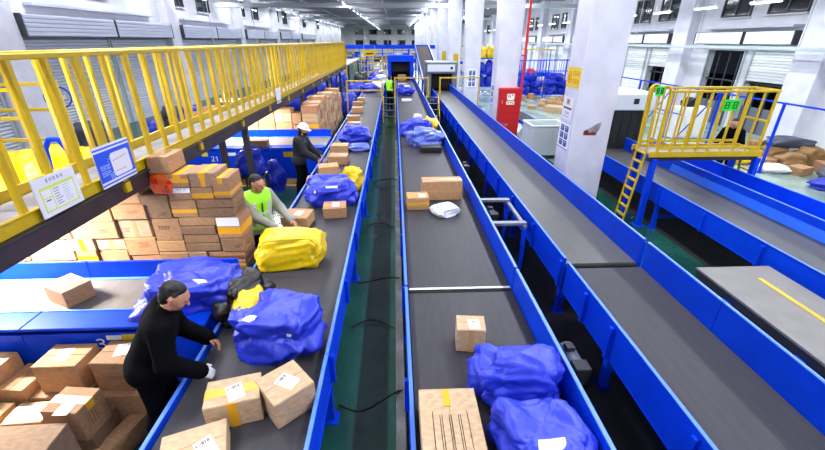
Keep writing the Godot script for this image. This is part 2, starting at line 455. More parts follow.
# ---------------------------------------------------------------- parcels
# A carton: body, two top flaps with a gap between them, tape, labels. Its base centre is at `at`.
func carton(at: Vector3, s: Vector3, turn: float, label: String, o := {}, group := "") -> Node3D:
	var t := thing(o.get("called", "carton"), label, "box", at, turn, group)
	var card: Material = M["card%d" % o.get("tone", 0)]
	if o.has("tilt"):
		t.rotation = Vector3(o.tilt.x, turn, o.tilt.y)
	var fl := 0.004
	bx(t, "body", Vector3(0, (s.y - fl) / 2, 0), Vector3(s.x, s.y - fl, s.z), card, 0.006)
	var along := s.x >= s.z   # the seam runs along the longer side
	for k in [-1, 1]:
		if along:
			bx(t, "flap", Vector3(0, s.y - fl / 2, k * (s.z / 4)), Vector3(s.x - 0.004, fl, s.z / 2 - 0.005), card, 0.001)
		else:
			bx(t, "flap", Vector3(k * (s.x / 4), s.y - fl / 2, 0), Vector3(s.x / 2 - 0.005, fl, s.z - 0.004), card, 0.001)
	if o.get("tape", "") != "":
		var tm: Material = M["tape_" + o.tape]
		var w: float = o.get("tape_w", 0.06)
		var mb := Mb.new()
		var d: float = minf(0.08, s.y * 0.4)
		if along:
			mb.box(Vector3(0, s.y + 0.0008, 0), Vector3(s.x + 0.003, 0.0016, w))
			for k in [-1, 1]:
				mb.box(Vector3(k * (s.x / 2 + 0.0008), s.y - d / 2, 0), Vector3(0.0016, d, w))
		else:
			mb.box(Vector3(0, s.y + 0.0008, 0), Vector3(w, 0.0016, s.z + 0.003))
			for k in [-1, 1]:
				mb.box(Vector3(0, s.y - d / 2, k * (s.z / 2 + 0.0008)), Vector3(w, d, 0.0016))
		part(t, "tape", mb, tm)
	if o.has("band"):   # tape across the front face (+z): [material, centre height share, height]
		var b: Array = o.band
		bx(t, "tape", Vector3(0, s.y * b[1], s.z / 2 + 0.001), Vector3(s.x + 0.002, b[2], 0.002), M["tape_" + b[0]], 0.0)
		if b.size() > 3:
			bx(t, "tape", Vector3(s.x / 2 + 0.001, s.y * b[1], 0), Vector3(0.002, b[2], s.z), M["tape_" + b[0]], 0.0)
	if o.has("vband"):
		bx(t, "tape", Vector3(0, s.y / 2, s.z / 2 + 0.001), Vector3(o.vband[1], s.y, 0.002), M["tape_" + o.vband[0]], 0.0)
	if o.has("sheet"):   # a white paper wrapped over the upper front
		bx(t, "paper_sheet", Vector3(0, s.y * 0.78, s.z / 2 + 0.0015), Vector3(s.x * 0.98, s.y * 0.40, 0.002), M.ship_label if o.sheet == 2 else M.paper, 0.0, "white paper label")
	if o.has("label"):   # on top: x share, z share, turn
		var l: Array = o.label
		var mb := Mb.new()
		var lw: float = minf(0.12, s.x * 0.4)
		var lh: float = minf(0.17, s.z * 0.6)
		var b := Basis(Vector3.UP, l[2])
		var c := Vector3(l[0] * s.x, s.y + 0.003, l[1] * s.z)
		mb.quad(c + b * Vector3(-lw / 2, 0, -lh / 2), c + b * Vector3(lw / 2, 0, -lh / 2), c + b * Vector3(lw / 2, 0, lh / 2), c + b * Vector3(-lw / 2, 0, lh / 2), Vector3.UP)
		part(t, "shipping_label", mb, M.ship_label, "white shipping label")
	if o.has("ink"):   # print on the front face: material, x share, y share, width, height
		var k: Array = o.ink
		var mb := Mb.new()
		var c := Vector3(k[1] * s.x, k[2] * s.y, s.z / 2 + 0.0015)
		mb.quad(c + Vector3(-k[3] / 2, k[4] / 2, 0), c + Vector3(k[3] / 2, k[4] / 2, 0), c + Vector3(k[3] / 2, -k[4] / 2, 0), c + Vector3(-k[3] / 2, -k[4] / 2, 0), Vector3.BACK)
		part(t, "printed_mark", mb, M[k[0]])
	if o.has("ink_side"):
		var mb := Mb.new()
		var x := s.x / 2 + 0.0015
		mb.quad(Vector3(x, s.y * 0.75, s.z * 0.3), Vector3(x, s.y * 0.75, -s.z * 0.2), Vector3(x, s.y * 0.3, -s.z * 0.2), Vector3(x, s.y * 0.3, s.z * 0.3), Vector3.RIGHT)
		part(t, "printed_mark", mb, M[o.ink_side])
	if o.has("ink_top"):
		var mb := Mb.new()
		var y := s.y + 0.002
		mb.quad(Vector3(-s.x * 0.38, y, -s.z * 0.15), Vector3(s.x * 0.38, y, -s.z * 0.15), Vector3(s.x * 0.38, y, s.z * 0.48), Vector3(-s.x * 0.38, y, s.z * 0.48), Vector3.UP)
		part(t, "printed_mark", mb, M[o.ink_top])
	return t

# Point on a stuffed sack for a direction; half sizes h, base at y = 0.
func sack_point(d: Vector3, h: Vector3, sq: float, f: FastNoiseLite, rough: float) -> Vector3:
	var p := Vector3(signf(d.x) * pow(absf(d.x), sq), signf(d.y) * pow(absf(d.y), 0.85), signf(d.z) * pow(absf(d.z), sq))
	var ear := pow(absf(d.x * d.z) * 2.0, 4.0)          # corners pulled out and flat
	p.x *= 1.0 + 0.06 * ear
	p.z *= 1.0 + 0.06 * ear
	p.y *= 1.0 - 0.35 * ear
	var lump := f.get_noise_3dv(d * 45.0) * 0.34
	var fold := (0.30 - absf(f.get_noise_3dv(Vector3(d.x * 110.0 + 40.0, d.y * 70.0, d.z * 110.0)))) * 0.16
	var fine := (0.22 - absf(f.get_noise_3dv(Vector3(d.x * 210.0, d.y * 120.0 + 90.0, d.z * 200.0)))) * 0.07
	p *= 1.0 + (lump + fold + fine) * rough
	p *= h
	p.y = p.y + h.y * 0.72
	if p.y < 0.0:
		p.y = 0.0
	return p

func sack_mesh(h: Vector3, sd: int, m: Material, nu: int, nv: int, sq := 0.62, rough := 1.0) -> ArrayMesh:
	var f := FastNoiseLite.new()
	f.seed = sd
	f.frequency = 0.02
	f.fractal_octaves = 2
	var v := PackedVector3Array()
	var idx := PackedInt32Array()
	for j in nv + 1:
		var ph := PI * j / nv
		for i in nu:
			var th := TAU * i / nu
			v.append(sack_point(Vector3(sin(ph) * cos(th), cos(ph), sin(ph) * sin(th)), h, sq, f, rough))
	for j in nv:
		for i in nu:
			var a := j * nu + i
			var b := j * nu + (i + 1) % nu
			var c := a + nu
			var d := b + nu
			idx.append_array([a, b, d, a, d, c])
	return indexed(v, idx, m)

func indexed(v: PackedVector3Array, idx: PackedInt32Array, m: Material) -> ArrayMesh:
	var n := PackedVector3Array()
	n.resize(v.size())
	var ctr := Vector3.ZERO
	for p in v:
		ctr += p
	ctr /= maxi(1, v.size())
	var vol := 0.0
	for i in range(0, idx.size(), 3):
		var a := v[idx[i]] - ctr
		var b := v[idx[i + 1]] - ctr
		var c := v[idx[i + 2]] - ctr
		vol += a.dot(b.cross(c))
		var k := (b - a).cross(c - a)
		for j in 3:
			n[idx[i + j]] += k
	var sg := 1.0 if vol > 0.0 else -1.0
	for i in n.size():
		n[i] = n[i].normalized() * sg
	if vol > 0.0:   # Godot's fronts run clockwise
		for i in range(0, idx.size(), 3):
			var k := idx[i + 1]
			idx[i + 1] = idx[i + 2]
			idx[i + 2] = k
	var arr := []
	arr.resize(Mesh.ARRAY_MAX)
	arr[Mesh.ARRAY_VERTEX] = v
	arr[Mesh.ARRAY_NORMAL] = n
	arr[Mesh.ARRAY_INDEX] = idx
	var am := ArrayMesh.new()
	am.add_surface_from_arrays(Mesh.PRIMITIVE_TRIANGLES, arr)
	am.surface_set_material(0, m)
	return am

# labels: array of [direction, width, height]
func sack(at: Vector3, s: Vector3, turn: float, sd: int, m: String, label: String, labels := [], group := "", fine := true, sq := 0.62, rough := 1.0, extra := {}) -> Node3D:
	var t := thing(extra.get("called", "parcel_sack"), label, "bag", at, turn, group)
	if extra.has("tilt"):
		t.rotation = Vector3(extra.tilt.x, turn, extra.tilt.y)
	var h := Vector3(s.x / 2, s.y / 1.72, s.z / 2)
	part_mesh(t, "bag_body", sack_mesh(h, sd, M[m], 72 if fine else 28, 44 if fine else 16, sq, rough))
	var f := FastNoiseLite.new()
	f.seed = sd
	f.frequency = 0.02
	f.fractal_octaves = 2
	for l in labels:
		var d: Vector3 = l[0].normalized()
		var x := d.cross(Vector3.UP).normalized() if absf(d.y) < 0.95 else Vector3.RIGHT
		var y := x.cross(d).normalized()
		var mb := Mb.new()
		var g := 6
		var pts := []
		for j in g + 1:
			for i in g + 1:
				var q: Vector3 = (d + x * (float(i) / g - 0.5) * l[1] + y * (0.5 - float(j) / g) * l[2]).normalized()
				var p := sack_point(q, h, sq, f, rough)
				pts.append(p + (p - Vector3(0, h.y * 0.72, 0)).normalized() * 0.007)
		var nn: Vector3 = (pts[g] - pts[0]).cross(pts[g * (g + 1)] - pts[0]).normalized()
		if nn.dot(d) < 0.0:
			nn = -nn
		for j in g:
			for i in g:
				var a: int = j * (g + 1) + i
				mb.quad(pts[a], pts[a + 1], pts[a + g + 2], pts[a + g + 1], nn)
		part(t, "shipping_label", mb, M.paper, "white paper label")
	if extra.has("seam"):   # a stitched hem band round the mouth
		var mb := Mb.new()
		var last := Vector3.ZERO
		for i in 33:
			var a := PI * i / 32.0
			var q := Vector3(cos(a), sin(a), extra.seam).normalized()
			var p := sack_point(q, h, sq, f, rough) * 1.006
			if i > 0:
				mb.tube(last, p, 0.008, 5)
			last = p
		part(t, "hem", mb, M.sack_white if extra.get("hem_white", false) else M[m])
	return t

# ---------------------------------------------------------------- conveyors running along z
func conveyor(label: String, x0: float, x1: float, z0: float, z1: float, h: float, o := {}) -> Node3D:
	var t := thing("belt_conveyor", label, "conveyor", Vector3((x0 + x1) / 2, 0, (z0 + z1) / 2))
	var hw := (x1 - x0) / 2
	var hl := (z0 - z1) / 2      # z0 is the near end
	var rl: float = o.get("left", 0.10)
	var rr: float = o.get("right", 0.30)
	var skirt: float = o.get("skirt", 0.30)
	var b := Mb.new()
	b.span(Vector3(-hw + 0.03, h - 0.025, -hl + 0.02), Vector3(hw - 0.03, h, hl - 0.02), 0.01)
	part(t, "belt", b, M[o.get("belt", "belt")])
	b = Mb.new()
	b.span(Vector3(-hw + 0.02, h - 0.16, -hl + 0.05), Vector3(hw - 0.02, h - 0.035, hl - 0.05))
	part(t, "belt_bed", b, M.blue)
	var seg: float = o.get("seg", 2.9)
	var off: float = o.get("off", 0.0)
	var cuts := [hl]
	var z := hl - off
	while z > -hl + 0.4:
		if z < hl - 0.4: cuts.append(z)
		z -= seg
	cuts.append(-hl)
	for k in [-1, 1]:
		var top: float = h + (rl if k < 0 else rr)
		var low: float = h - skirt
		for i in cuts.size() - 1:
			var a: float = cuts[i] - 0.003
			var e: float = cuts[i + 1] + 0.003
			var sp := bx(t, "side_panel", Vector3(k * (hw - 0.012), (top - 0.012 + low) / 2, (a + e) / 2), Vector3(0.024, top - 0.012 - low, a - e), M.blue, 0.002)
			bx(sp, "rail_edge", Vector3(k * 0.006, (top - low) / 2, 0), Vector3(0.034, 0.012, a - e), M.blue_edge, 0.003, "pale blue rail edge")
			bx(t, "bottom_flange", Vector3(k * (hw - 0.02), low + 0.006, (a + e) / 2), Vector3(0.06, 0.012, a - e), M.blue, 0.0)
			# stiffening ribs on the outer face
			var c := (a + e) / 2
			for q in [a - 0.04, c]:
				bx(t, "rib", Vector3(k * (hw + 0.022), (top + low) / 2 - 0.03, q), Vector3(0.045, top - low - 0.06, 0.05), M.blue, 0.003)
			if (i % 2) == 0 or o.get("dense", false):
				var leg := Mb.new()
				leg.span(Vector3(k * (hw - 0.05) - 0.04, 0.012, a - 0.10), Vector3(k * (hw - 0.05) + 0.04, low + 0.02, a - 0.02), 0.004)
				leg.span(Vector3(k * (hw - 0.05) - 0.08, 0, a - 0.14), Vector3(k * (hw - 0.05) + 0.08, 0.012, a + 0.02), 0.002)
				part(t, "leg", leg, M.blue)
				if k < 0:
					var cb := Mb.new()
					cb.span(Vector3(-hw + 0.05, 0.22, a - 0.08), Vector3(hw - 0.05, 0.28, a - 0.04), 0.003)
					part(t, "cross_brace", cb, M.blue)
	for e in [hl - 0.03, -hl + 0.03]:
		var r := Mb.new()
		r.tube(Vector3(-hw + 0.03, h - 0.045, e), Vector3(hw - 0.03, h - 0.045, e), 0.042, 14)
		part(t, "end_roller", r, M[o.get("roller", "rubber")])
	return t

# ---------------------------------------------------------------- lamps
func tube_lamp(at: Vector3, length: float, energy: float, color: Color, label: String, group: String, along_x := false, drop := 0.5) -> Node3D:
	var t := thing("tube_lamp", label, "lamp", at, PI / 2 if along_x else 0.0, group)
	if not cache.has("lamp_house%f" % length):
		var mb := Mb.new()
		mb.prism([Vector2(-0.07, 0.0), Vector2(0.07, 0.0), Vector2(0.04, 0.06), Vector2(-0.04, 0.06)], 2, -length / 2, length / 2)
		cache["lamp_house%f" % length] = mb.mesh(M.white)
		mb = Mb.new()
		mb.tube(Vector3(0, -0.02, -length / 2 + 0.02), Vector3(0, -0.02, length / 2 - 0.02), 0.022, 8)
		cache["lamp_tube%f" % length] = mb.mesh(M.tube_glow)
	part_mesh(t, "housing", cache["lamp_house%f" % length])
	part_mesh(t, "tube", cache["lamp_tube%f" % length], "glowing white tube")
	for k in [-0.4, 0.4]:
		bx(t, "hanger", Vector3(0, 0.06 + drop / 2, k * length), Vector3(0.012, drop, 0.012), M.steel, 0.0)
	var l := AreaLight3D.new()
	l.name = "tube_light"
	l.area_size = Vector2(0.12, length)
	l.light_energy = energy
	l.light_color = color
	l.area_range = 60.0
	l.shadow_enabled = true
	l.rotation = Vector3(-PI / 2, 0, 0)
	l.position = Vector3(0, -0.05, 0)
	t.add_child(l)
	# the tube also shines up past its narrow housing
	var u := AreaLight3D.new()
	u.name = "tube_light_up"
	u.area_size = Vector2(0.12, length)
	u.light_energy = energy * 0.45
	u.light_color = color
	u.area_range = 60.0
	u.shadow_enabled = true
	u.rotation = Vector3(PI / 2, 0, 0)
	u.position = Vector3(0, 0.07, 0)
	t.add_child(u)
	return t

# ---------------------------------------------------------------- people: tapered bones joined smoothly and meshed as surface nets
# bones: arrays [a, b, ra, rb]; returns [vertices, indices]
func nets(bones: Array, cell: float, k: float, v: PackedVector3Array, idx: PackedInt32Array, cut := []) -> void:
	var lo := Vector3.ONE * 1e9
	var hi := Vector3.ONE * -1e9
	for b in bones:
		var r: float = maxf(b[2], b[3])
		lo = lo.min(b[0] - Vector3.ONE * r).min(b[1] - Vector3.ONE * r)
		hi = hi.max(b[0] + Vector3.ONE * r).max(b[1] + Vector3.ONE * r)
	lo -= Vector3.ONE * cell * 2.5
	hi += Vector3.ONE * cell * 2.5
	var nx := int((hi.x - lo.x) / cell) + 2
	var ny := int((hi.y - lo.y) / cell) + 2
	var nz := int((hi.z - lo.z) / cell) + 2
	var f := PackedFloat32Array()
	f.resize(nx * ny * nz)
	f.fill(1.0)
	for b in bones:
		var a: Vector3 = b[0]
		var e: Vector3 = b[1]
		var ra: float = b[2]
		var rb: float = b[3]
		var m: float = maxf(ra, rb) + cell * 2.0 + k
		var l := ((a.min(e) - Vector3.ONE * m - lo) / cell).floor()
		var h := ((a.max(e) + Vector3.ONE * m - lo) / cell).ceil()
		var d := e - a
		var dd := maxf(d.length_squared(), 1e-8)
		for z in range(maxi(0, int(l.z)), mini(nz, int(h.z) + 1)):
			for y in range(maxi(0, int(l.y)), mini(ny, int(h.y) + 1)):
				var at := (z * ny + y) * nx
				for x in range(maxi(0, int(l.x)), mini(nx, int(h.x) + 1)):
					var p := lo + Vector3(x, y, z) * cell
					var t := clampf((p - a).dot(d) / dd, 0.0, 1.0)
					var g := (p - a - d * t).length() - ra - (rb - ra) * t
					var o := f[at + x]
					var q := k - absf(o - g)
					f[at + x] = minf(o, g) - (q * q / (4.0 * k) if q > 0.0 else 0.0)
	for c in cut:   # planes that trim cloth: [point, normal]; the side the normal points to is cut off
		for z in nz:
			for y in ny:
				for x in nx:
					var i: int = (z * ny + y) * nx + x
					f[i] = maxf(f[i], (lo + Vector3(x, y, z) * cell - c[0]).dot(c[1]))
	var at_cell := {}
	var sx := 1
	var sy := nx
	var sz := nx * ny
	var corner := [0, sx, sy, sx + sy, sz, sz + sx, sz + sy, sz + sx + sy]
	var edges := [[0, 1], [2, 3], [4, 5], [6, 7], [0, 2], [1, 3], [4, 6], [5, 7], [0, 4], [1, 5], [2, 6], [3, 7]]
	for z in nz - 1:
		for y in ny - 1:
			var base := (z * ny + y) * nx
			for x in nx - 1:
				var i := base + x
				var s0 := f[i] < 0.0
				if s0 == (f[i + sx] < 0.0) and s0 == (f[i + sy] < 0.0) and s0 == (f[i + sz] < 0.0) and s0 == (f[i + sx + sy] < 0.0) and s0 == (f[i + sx + sz] < 0.0) and s0 == (f[i + sy + sz] < 0.0) and s0 == (f[i + sx + sy + sz] < 0.0):
					continue
				var sum := Vector3.ZERO
				var c := 0
				for e in edges:
					var fa := f[i + corner[e[0]]]
					var fb := f[i + corner[e[1]]]
					if (fa < 0.0) != (fb < 0.0):
						var t := fa / (fa - fb)
						var pa := Vector3(e[0] & 1, (e[0] >> 1) & 1, e[0] >> 2)
						var pb := Vector3(e[1] & 1, (e[1] >> 1) & 1, e[1] >> 2)
						sum += pa.lerp(pb, t)
						c += 1
				at_cell[i] = v.size()
				v.append(lo + (Vector3(x, y, z) + sum / c) * cell)
	for i in at_cell:
		var s0 := f[i] < 0.0
		for ax in [[sx, sy, sz], [sy, sz, sx], [sz, sx, sy]]:
			if s0 != (f[i + ax[0]] < 0.0):
				var q1: int = at_cell.get(i - ax[1], -1)
				var q2: int = at_cell.get(i - ax[1] - ax[2], -1)
				var q3: int = at_cell.get(i - ax[2], -1)
				if q1 < 0 or q2 < 0 or q3 < 0:
					continue
				var q0: int = at_cell[i]
				if s0:
					idx.append_array([q0, q1, q2, q0, q2, q3])
				else:
					idx.append_array([q0, q2, q1, q0, q3, q2])

func flesh(parent: Node3D, called: String, sets: Array, m: Material, label := "") -> MeshInstance3D:
	var v := PackedVector3Array()
	var idx := PackedInt32Array()
	for s in sets:   # [bones, cell, k, cut]
		nets(s[0], s[1], s[2], v, idx, s[3] if s.size() > 3 else [])
	return part_mesh(parent, called, indexed(v, idx, m), label)

func hand_bones(w: Vector3, d: Vector3, palm_n: Vector3, side: float, curl: float) -> Array:
	# w wrist, d pointing direction, palm_n out of the palm, side +1 when the thumb lies towards d x palm_n
	var x := d.cross(palm_n).normalized() * side
	var out := [[w, w + d * 0.03, 0.024, 0.022]]
	for i in 4:
		var o := (1.5 - i) * 0.019
		out.append([w + d * 0.02 + x * o * 0.7, w + d * 0.085 + x * o, 0.014, 0.0115])
		var l: float = [0.070, 0.080, 0.075, 0.058][i]
		var a := w + d * 0.088 + x * o
		var d1 := (d * cos(curl) + palm_n * sin(curl)).normalized()
		var d2 := (d * cos(curl * 2.2) + palm_n * sin(curl * 2.2)).normalized()
		out.append([a, a + d1 * l * 0.55, 0.0098, 0.0088])
		out.append([a + d1 * l * 0.55, a + d1 * l * 0.55 + d2 * l * 0.5, 0.0088, 0.0075])
	var th := w + d * 0.03 + x * 0.026
	var t1 := th + (d * 0.6 + x * 0.7 + palm_n * 0.25).normalized() * 0.042
	out.append([th - x * 0.01, t1, 0.014, 0.011])
	out.append([t1, t1 + (d * 0.9 + x * 0.25 + palm_n * 0.35).normalized() * 0.032, 0.011, 0.0085])
	return out

# pose: lean (radians forward), neck turn and nod, hands [left, right] in local space, elbows optional; faces +z
func person(label: String, at: Vector3, turn: float, o: Dictionary) -> Node3D:
	var t := thing("person", label, "person", at, turn)
	var far: bool = o.get("far", false)
	var sc: float = o.get("scale", 1.0)
	t.scale = Vector3.ONE * sc
	var bend := Basis(Vector3.RIGHT, o.get("lean", 0.0)) * Basis(Vector3.BACK, o.get("sway", 0.0))
	var hip := Vector3(0, 0.93, 0)
	var up := func(p: Vector3) -> Vector3: return hip + bend * (p - hip)
	var chest: Vector3 = up.call(Vector3(0, 1.28, 0.0))
	var neck: Vector3 = up.call(Vector3(0, 1.47, 0.0))
	var hb := Basis(Vector3.UP, o.get("look", 0.0)) * Basis(Vector3.RIGHT, o.get("nod", 0.0)) * Basis(Vector3.BACK, o.get("roll", 0.0))
	var hc: Vector3 = neck + bend * Vector3(0, 0.055, 0.02) + hb * Vector3(0, 0.085, 0.015)   # head centre
	var legs := []
	var shoes := []
	for s in [-1.0, 1.0]:
		var kn := Vector3(s * 0.105, 0.50, 0.03 + o.get("step", 0.0) * s * 0.5)
		var an := Vector3(s * 0.115, 0.09, -0.02 + o.get("step", 0.0) * s)
		legs.append([Vector3(s * 0.085, 0.90, 0), kn, 0.090, 0.060])
		legs.append([kn, kn.lerp(an, 0.35) + Vector3(0, 0, -0.015), 0.060, 0.058])
		legs.append([kn.lerp(an, 0.35) + Vector3(0, 0, -0.015), an, 0.058, 0.040])
		shoes.append([an + Vector3(0, -0.045, -0.03), an + Vector3(s * 0.02, -0.05, 0.12), 0.042, 0.036])
		shoes.append([an + Vector3(0, 0.0, -0.01), an + Vector3(0, -0.04, 0.02), 0.047, 0.045])
	var trunk := [[hip + Vector3(-0.07, 0, 0), hip + Vector3(0.07, 0, 0), 0.115, 0.115],
		[hip + Vector3(0, 0.02, 0), up.call(Vector3(0, 1.10, 0.0)), 0.12, 0.115],
		[up.call(Vector3(-0.05, 1.12, 0.0)), up.call(Vector3(-0.08, 1.33, 0.0)), 0.105, 0.105],
		[up.call(Vector3(0.05, 1.12, 0.0)), up.call(Vector3(0.08, 1.33, 0.0)), 0.105, 0.105],
		[up.call(Vector3(-0.13, 1.40, -0.01)), up.call(Vector3(0.13, 1.40, -0.01)), 0.065, 0.065]]
	var arms := []
	var hands := []
	for i in 2:
		var s: float = [1.0, -1.0][i]     # left arm lies at +x when facing +z
		var sh: Vector3 = up.call(Vector3(s * 0.185, 1.40, 0.0))
		var w: Vector3 = o.hands[i]
		var reach := sh.distance_to(w)
		if reach > 0.54:
			w = sh + (w - sh).normalized() * 0.54
			reach = 0.54
		var mid := (sh + w) / 2
		var hgt := sqrt(maxf(0.0004, 0.28 * 0.28 - reach * reach / 4))
		var pole: Vector3 = Vector3(s * 0.5, -0.7, -0.45)
		var dir := (w - sh).normalized()
		pole = (pole - dir * pole.dot(dir)).normalized()
		var el := mid + pole * hgt
		arms.append([sh, el, 0.057, 0.043])
		arms.append([el, w, 0.043, 0.029])
		var hd := (w - el).normalized()
		var pn := (Vector3(0, -0.8, 0) + Vector3(-s * 0.5, 0, 0))
		pn = (pn - hd * pn.dot(hd)).normalized()
		hands.append(hand_bones(w, hd, pn, s * signf(hd.cross(pn).dot(Vector3(-s, 0, 0)) + 0.0001) * s, o.get("curl", 0.5)))
	var nk := [[neck - bend * Vector3(0, 0.04, 0), hc + hb * Vector3(0, -0.06, -0.01), 0.056, 0.052]]
	var H := func(x: float, y: float, z: float) -> Vector3: return hc + hb * Vector3(x, y, z)
	var head := [[H.call(0, 0.035, -0.025), H.call(0, 0.03, 0.02), 0.080, 0.078], [H.call(-0.012, 0.0, 0.03), H.call(0.012, 0.0, 0.03), 0.068, 0.068],
		[H.call(-0.02, -0.055, 0.035), H.call(0.02, -0.055, 0.035), 0.048, 0.048], [H.call(0, -0.085, 0.06), H.call(0, -0.088, 0.065), 0.026, 0.022]]
	var face := [[H.call(0, 0.015, 0.095), H.call(0, -0.022, 0.118), 0.010, 0.014], [H.call(-0.03, 0.032, 0.088), H.call(0.03, 0.032, 0.088), 0.013, 0.013],
		[H.call(-0.018, -0.052, 0.083), H.call(0.018, -0.052, 0.083), 0.010, 0.010]]
	for s in [-1.0, 1.0]:
		face.append([H.call(s * 0.083, 0.022, -0.005), H.call(s * 0.088, -0.022, 0.0), 0.013, 0.009])
		face.append([H.call(s * 0.045, -0.02, 0.07), H.call(s * 0.04, -0.025, 0.075), 0.022, 0.022])
	var c1 := 0.022 if far else 0.015
	var c2 := 0.016 if far else 0.007
	var body := [[legs + trunk + arms + nk, c1, 0.035], [head + face + nk, c2, 0.018]]
	if not far:
		for b in hands:
			body.append([b, 0.0042, 0.006])
	var skin := flesh(t, "body", body, M.skin, "bare skin of face and hands")
	# clothing, each a shell a little larger than the limb beneath
	var grow := func(bones: Array, r: float) -> Array:
		var out := []
		for b in bones:
			out.append([b[0], b[1], b[2] + r, b[3] + r])
		return out
	flesh(t, "trousers", [[grow.call(legs + [[hip + Vector3(-0.06, -0.02, 0), hip + Vector3(0.06, -0.02, 0), 0.115, 0.115]], 0.016), c1, 0.03]], M[o.get("trousers", "cloth_black")], o.get("trousers_label", "dark trousers"))
	flesh(t, "shoes", [[shoes, c1, 0.02, [[Vector3(0, 0.002, 0), Vector3.DOWN]]]], M.shoe, "dark shoes")
	var jk := flesh(t, "jacket", [[grow.call(trunk + arms, 0.022 + o.get("bulk", 0.0)), c1, 0.035, [[neck + bend * Vector3(0, 0.01, 0), bend * Vector3.UP]]]], M[o.get("jacket", "cloth_black")], o.get("jacket_label", "long-sleeved jacket"))
	var collar := [[neck + bend * Vector3(-0.02, -0.015, 0), neck + bend * Vector3(0.02, -0.01, 0.01), 0.066, 0.066]]
	flesh(jk, "collar", [[collar, c1, 0.02]], M[o.get("jacket", "cloth_black")])
	if o.has("vest"):
		var vs := flesh(t, "safety_vest", [[grow.call(trunk, 0.040 + o.get("bulk", 0.0)), c1, 0.03, [[neck + bend * Vector3(0, 0.03, 0), bend * Vector3(0, 1, 0.15).normalized()], [up.call(Vector3(0, 0.96, 0)), bend * Vector3.DOWN], [up.call(Vector3(0.225, 1.2, 0)), bend * Vector3.RIGHT], [up.call(Vector3(-0.225, 1.2, 0)), bend * Vector3.LEFT]]]], M.vest, "lime safety vest")
		if not far:
			var strip := Mb.new()
			for y in [1.06, 1.20]:
				var ring := []
				for i in 25:
					var a := TAU * i / 24
					ring.append(up.call(Vector3(cos(a) * (0.196 + o.get("bulk", 0.0)), y, sin(a) * (0.163 + o.get("bulk", 0.0)))))
				for i in 24:
					strip.bar(ring[i], ring[i + 1], 0.012, 0.045, bend * Vector3.UP)
			for s in [-1.0, 1.0]:
				strip.bar(up.call(Vector3(s * 0.10, 1.02, 0.155 + o.get("bulk", 0.0))), up.call(Vector3(s * 0.11, 1.38, 0.135 + o.get("bulk", 0.0))), 0.05, 0.012, bend * Vector3.BACK)
			part(vs, "reflective_strip", strip, M.reflective, "silver reflective strips")
			var zip := Mb.new()
			zip.bar(up.call(Vector3(0, 0.98, 0.163 + o.get("bulk", 0.0))), up.call(Vector3(0, 1.36, 0.150 + o.get("bulk", 0.0))), 0.014, 0.012, bend * Vector3.BACK)
			part(vs, "zip", zip, M.black)
	# hair or helmet
	var hair := [[H.call(0, 0.050, -0.035), H.call(0, 0.066, 0.0), 0.083, 0.070], [H.call(0, -0.005, -0.052), H.call(0, 0.03, -0.045), 0.070, 0.078], [H.call(0, -0.05, -0.055), H.call(0, -0.02, -0.05), 0.052, 0.062]]
	if o.get("long_hair", false):
		hair += [[H.call(-0.05, -0.02, -0.04), H.call(-0.05, -0.10, -0.05), 0.05, 0.03], [H.call(0.05, -0.02, -0.04), H.call(0.05, -0.10, -0.05), 0.05, 0.03]]
	if not far:   # short tufts break the outline
		var hr := RandomNumberGenerator.new()
		hr.seed = 5
		for i in 46:
			var a := hr.randf_range(0, TAU)
			var e := hr.randf_range(0.05, 1.5)
			var d := Vector3(cos(a) * cos(e), sin(e), sin(a) * cos(e))
			if d.z > 0.35 and d.y < 0.7:
				continue
			var p0: Vector3 = H.call(d.x * 0.074, 0.045 + d.y * 0.078, -0.018 + d.z * 0.09)
			hair.append([p0, p0 + hb * (d * 0.010 + Vector3(hr.randf_range(-0.02, 0.02), -0.012, hr.randf_range(-0.02, 0.02))), 0.017, 0.008])
	flesh(t, "hair", [[hair, c2, 0.012]], M.hair, "short black hair")
	if o.has("helmet"):
		var mb := Mb.new()
		var prof := [Vector2(0.138, 0.0), Vector2(0.120, 0.012)]
		for i in 9:
			var a := PI / 2 * i / 8.0
			prof.append(Vector2(0.116 * cos(a), 0.015 + 0.105 * sin(a)))
		mb.lathe(prof, 24, Transform3D(hb * Basis.from_scale(Vector3(0.92, 1, 1.08)), H.call(0, 0.055, -0.005)))
		var hm := part(t, "helmet", mb, M.helmet, "white safety helmet")
		var br := Mb.new()
		br.bar(H.call(0, 0.058, 0.10), H.call(0, 0.050, 0.165), 0.15, 0.008, hb * Vector3.UP, 0.003)
		part(hm, "helmet_peak", br, M.helmet, "white helmet peak")
	if o.has("mask"):
		var mk := [[H.call(-0.025, -0.045, 0.06), H.call(0.025, -0.045, 0.06), 0.056, 0.056]]
		flesh(t, "face_mask", [[mk, c2, 0.01, [[H.call(0, -0.012, 0), hb * Vector3.UP]]]], M.cloth_navy, "dark face mask")
	if not far:
		for s in [-1.0, 1.0]:
			var e := Mb.new()
			e.ball(H.call(s * 0.031, 0.014, 0.092), Vector3(0.012, 0.007, 0.008), 8, 6)
			part(skin, "eye", e, M.eye)
			var b := Mb.new()
			b.bar(H.call(s * 0.016, 0.035, 0.100), H.call(s * 0.046, 0.034, 0.093), 0.006, 0.007, hb * Vector3.UP)
			part(skin, "eyebrow", b, M.hair)
		var mo := Mb.new()
		mo.bar(H.call(-0.022, -0.052, 0.091), H.call(0.022, -0.052, 0.091), 0.006, 0.009, hb * Vector3.UP)
		part(skin, "mouth", mo, M.lip)
	if o.has("glove"):
		for i in 2:
			if o.glove == i or o.glove == 2:
				var g: Array = grow.call(hands[i], 0.005)
				flesh(t, "glove", [[g, 0.006, 0.006]], M.glove, "white work glove")
	return t

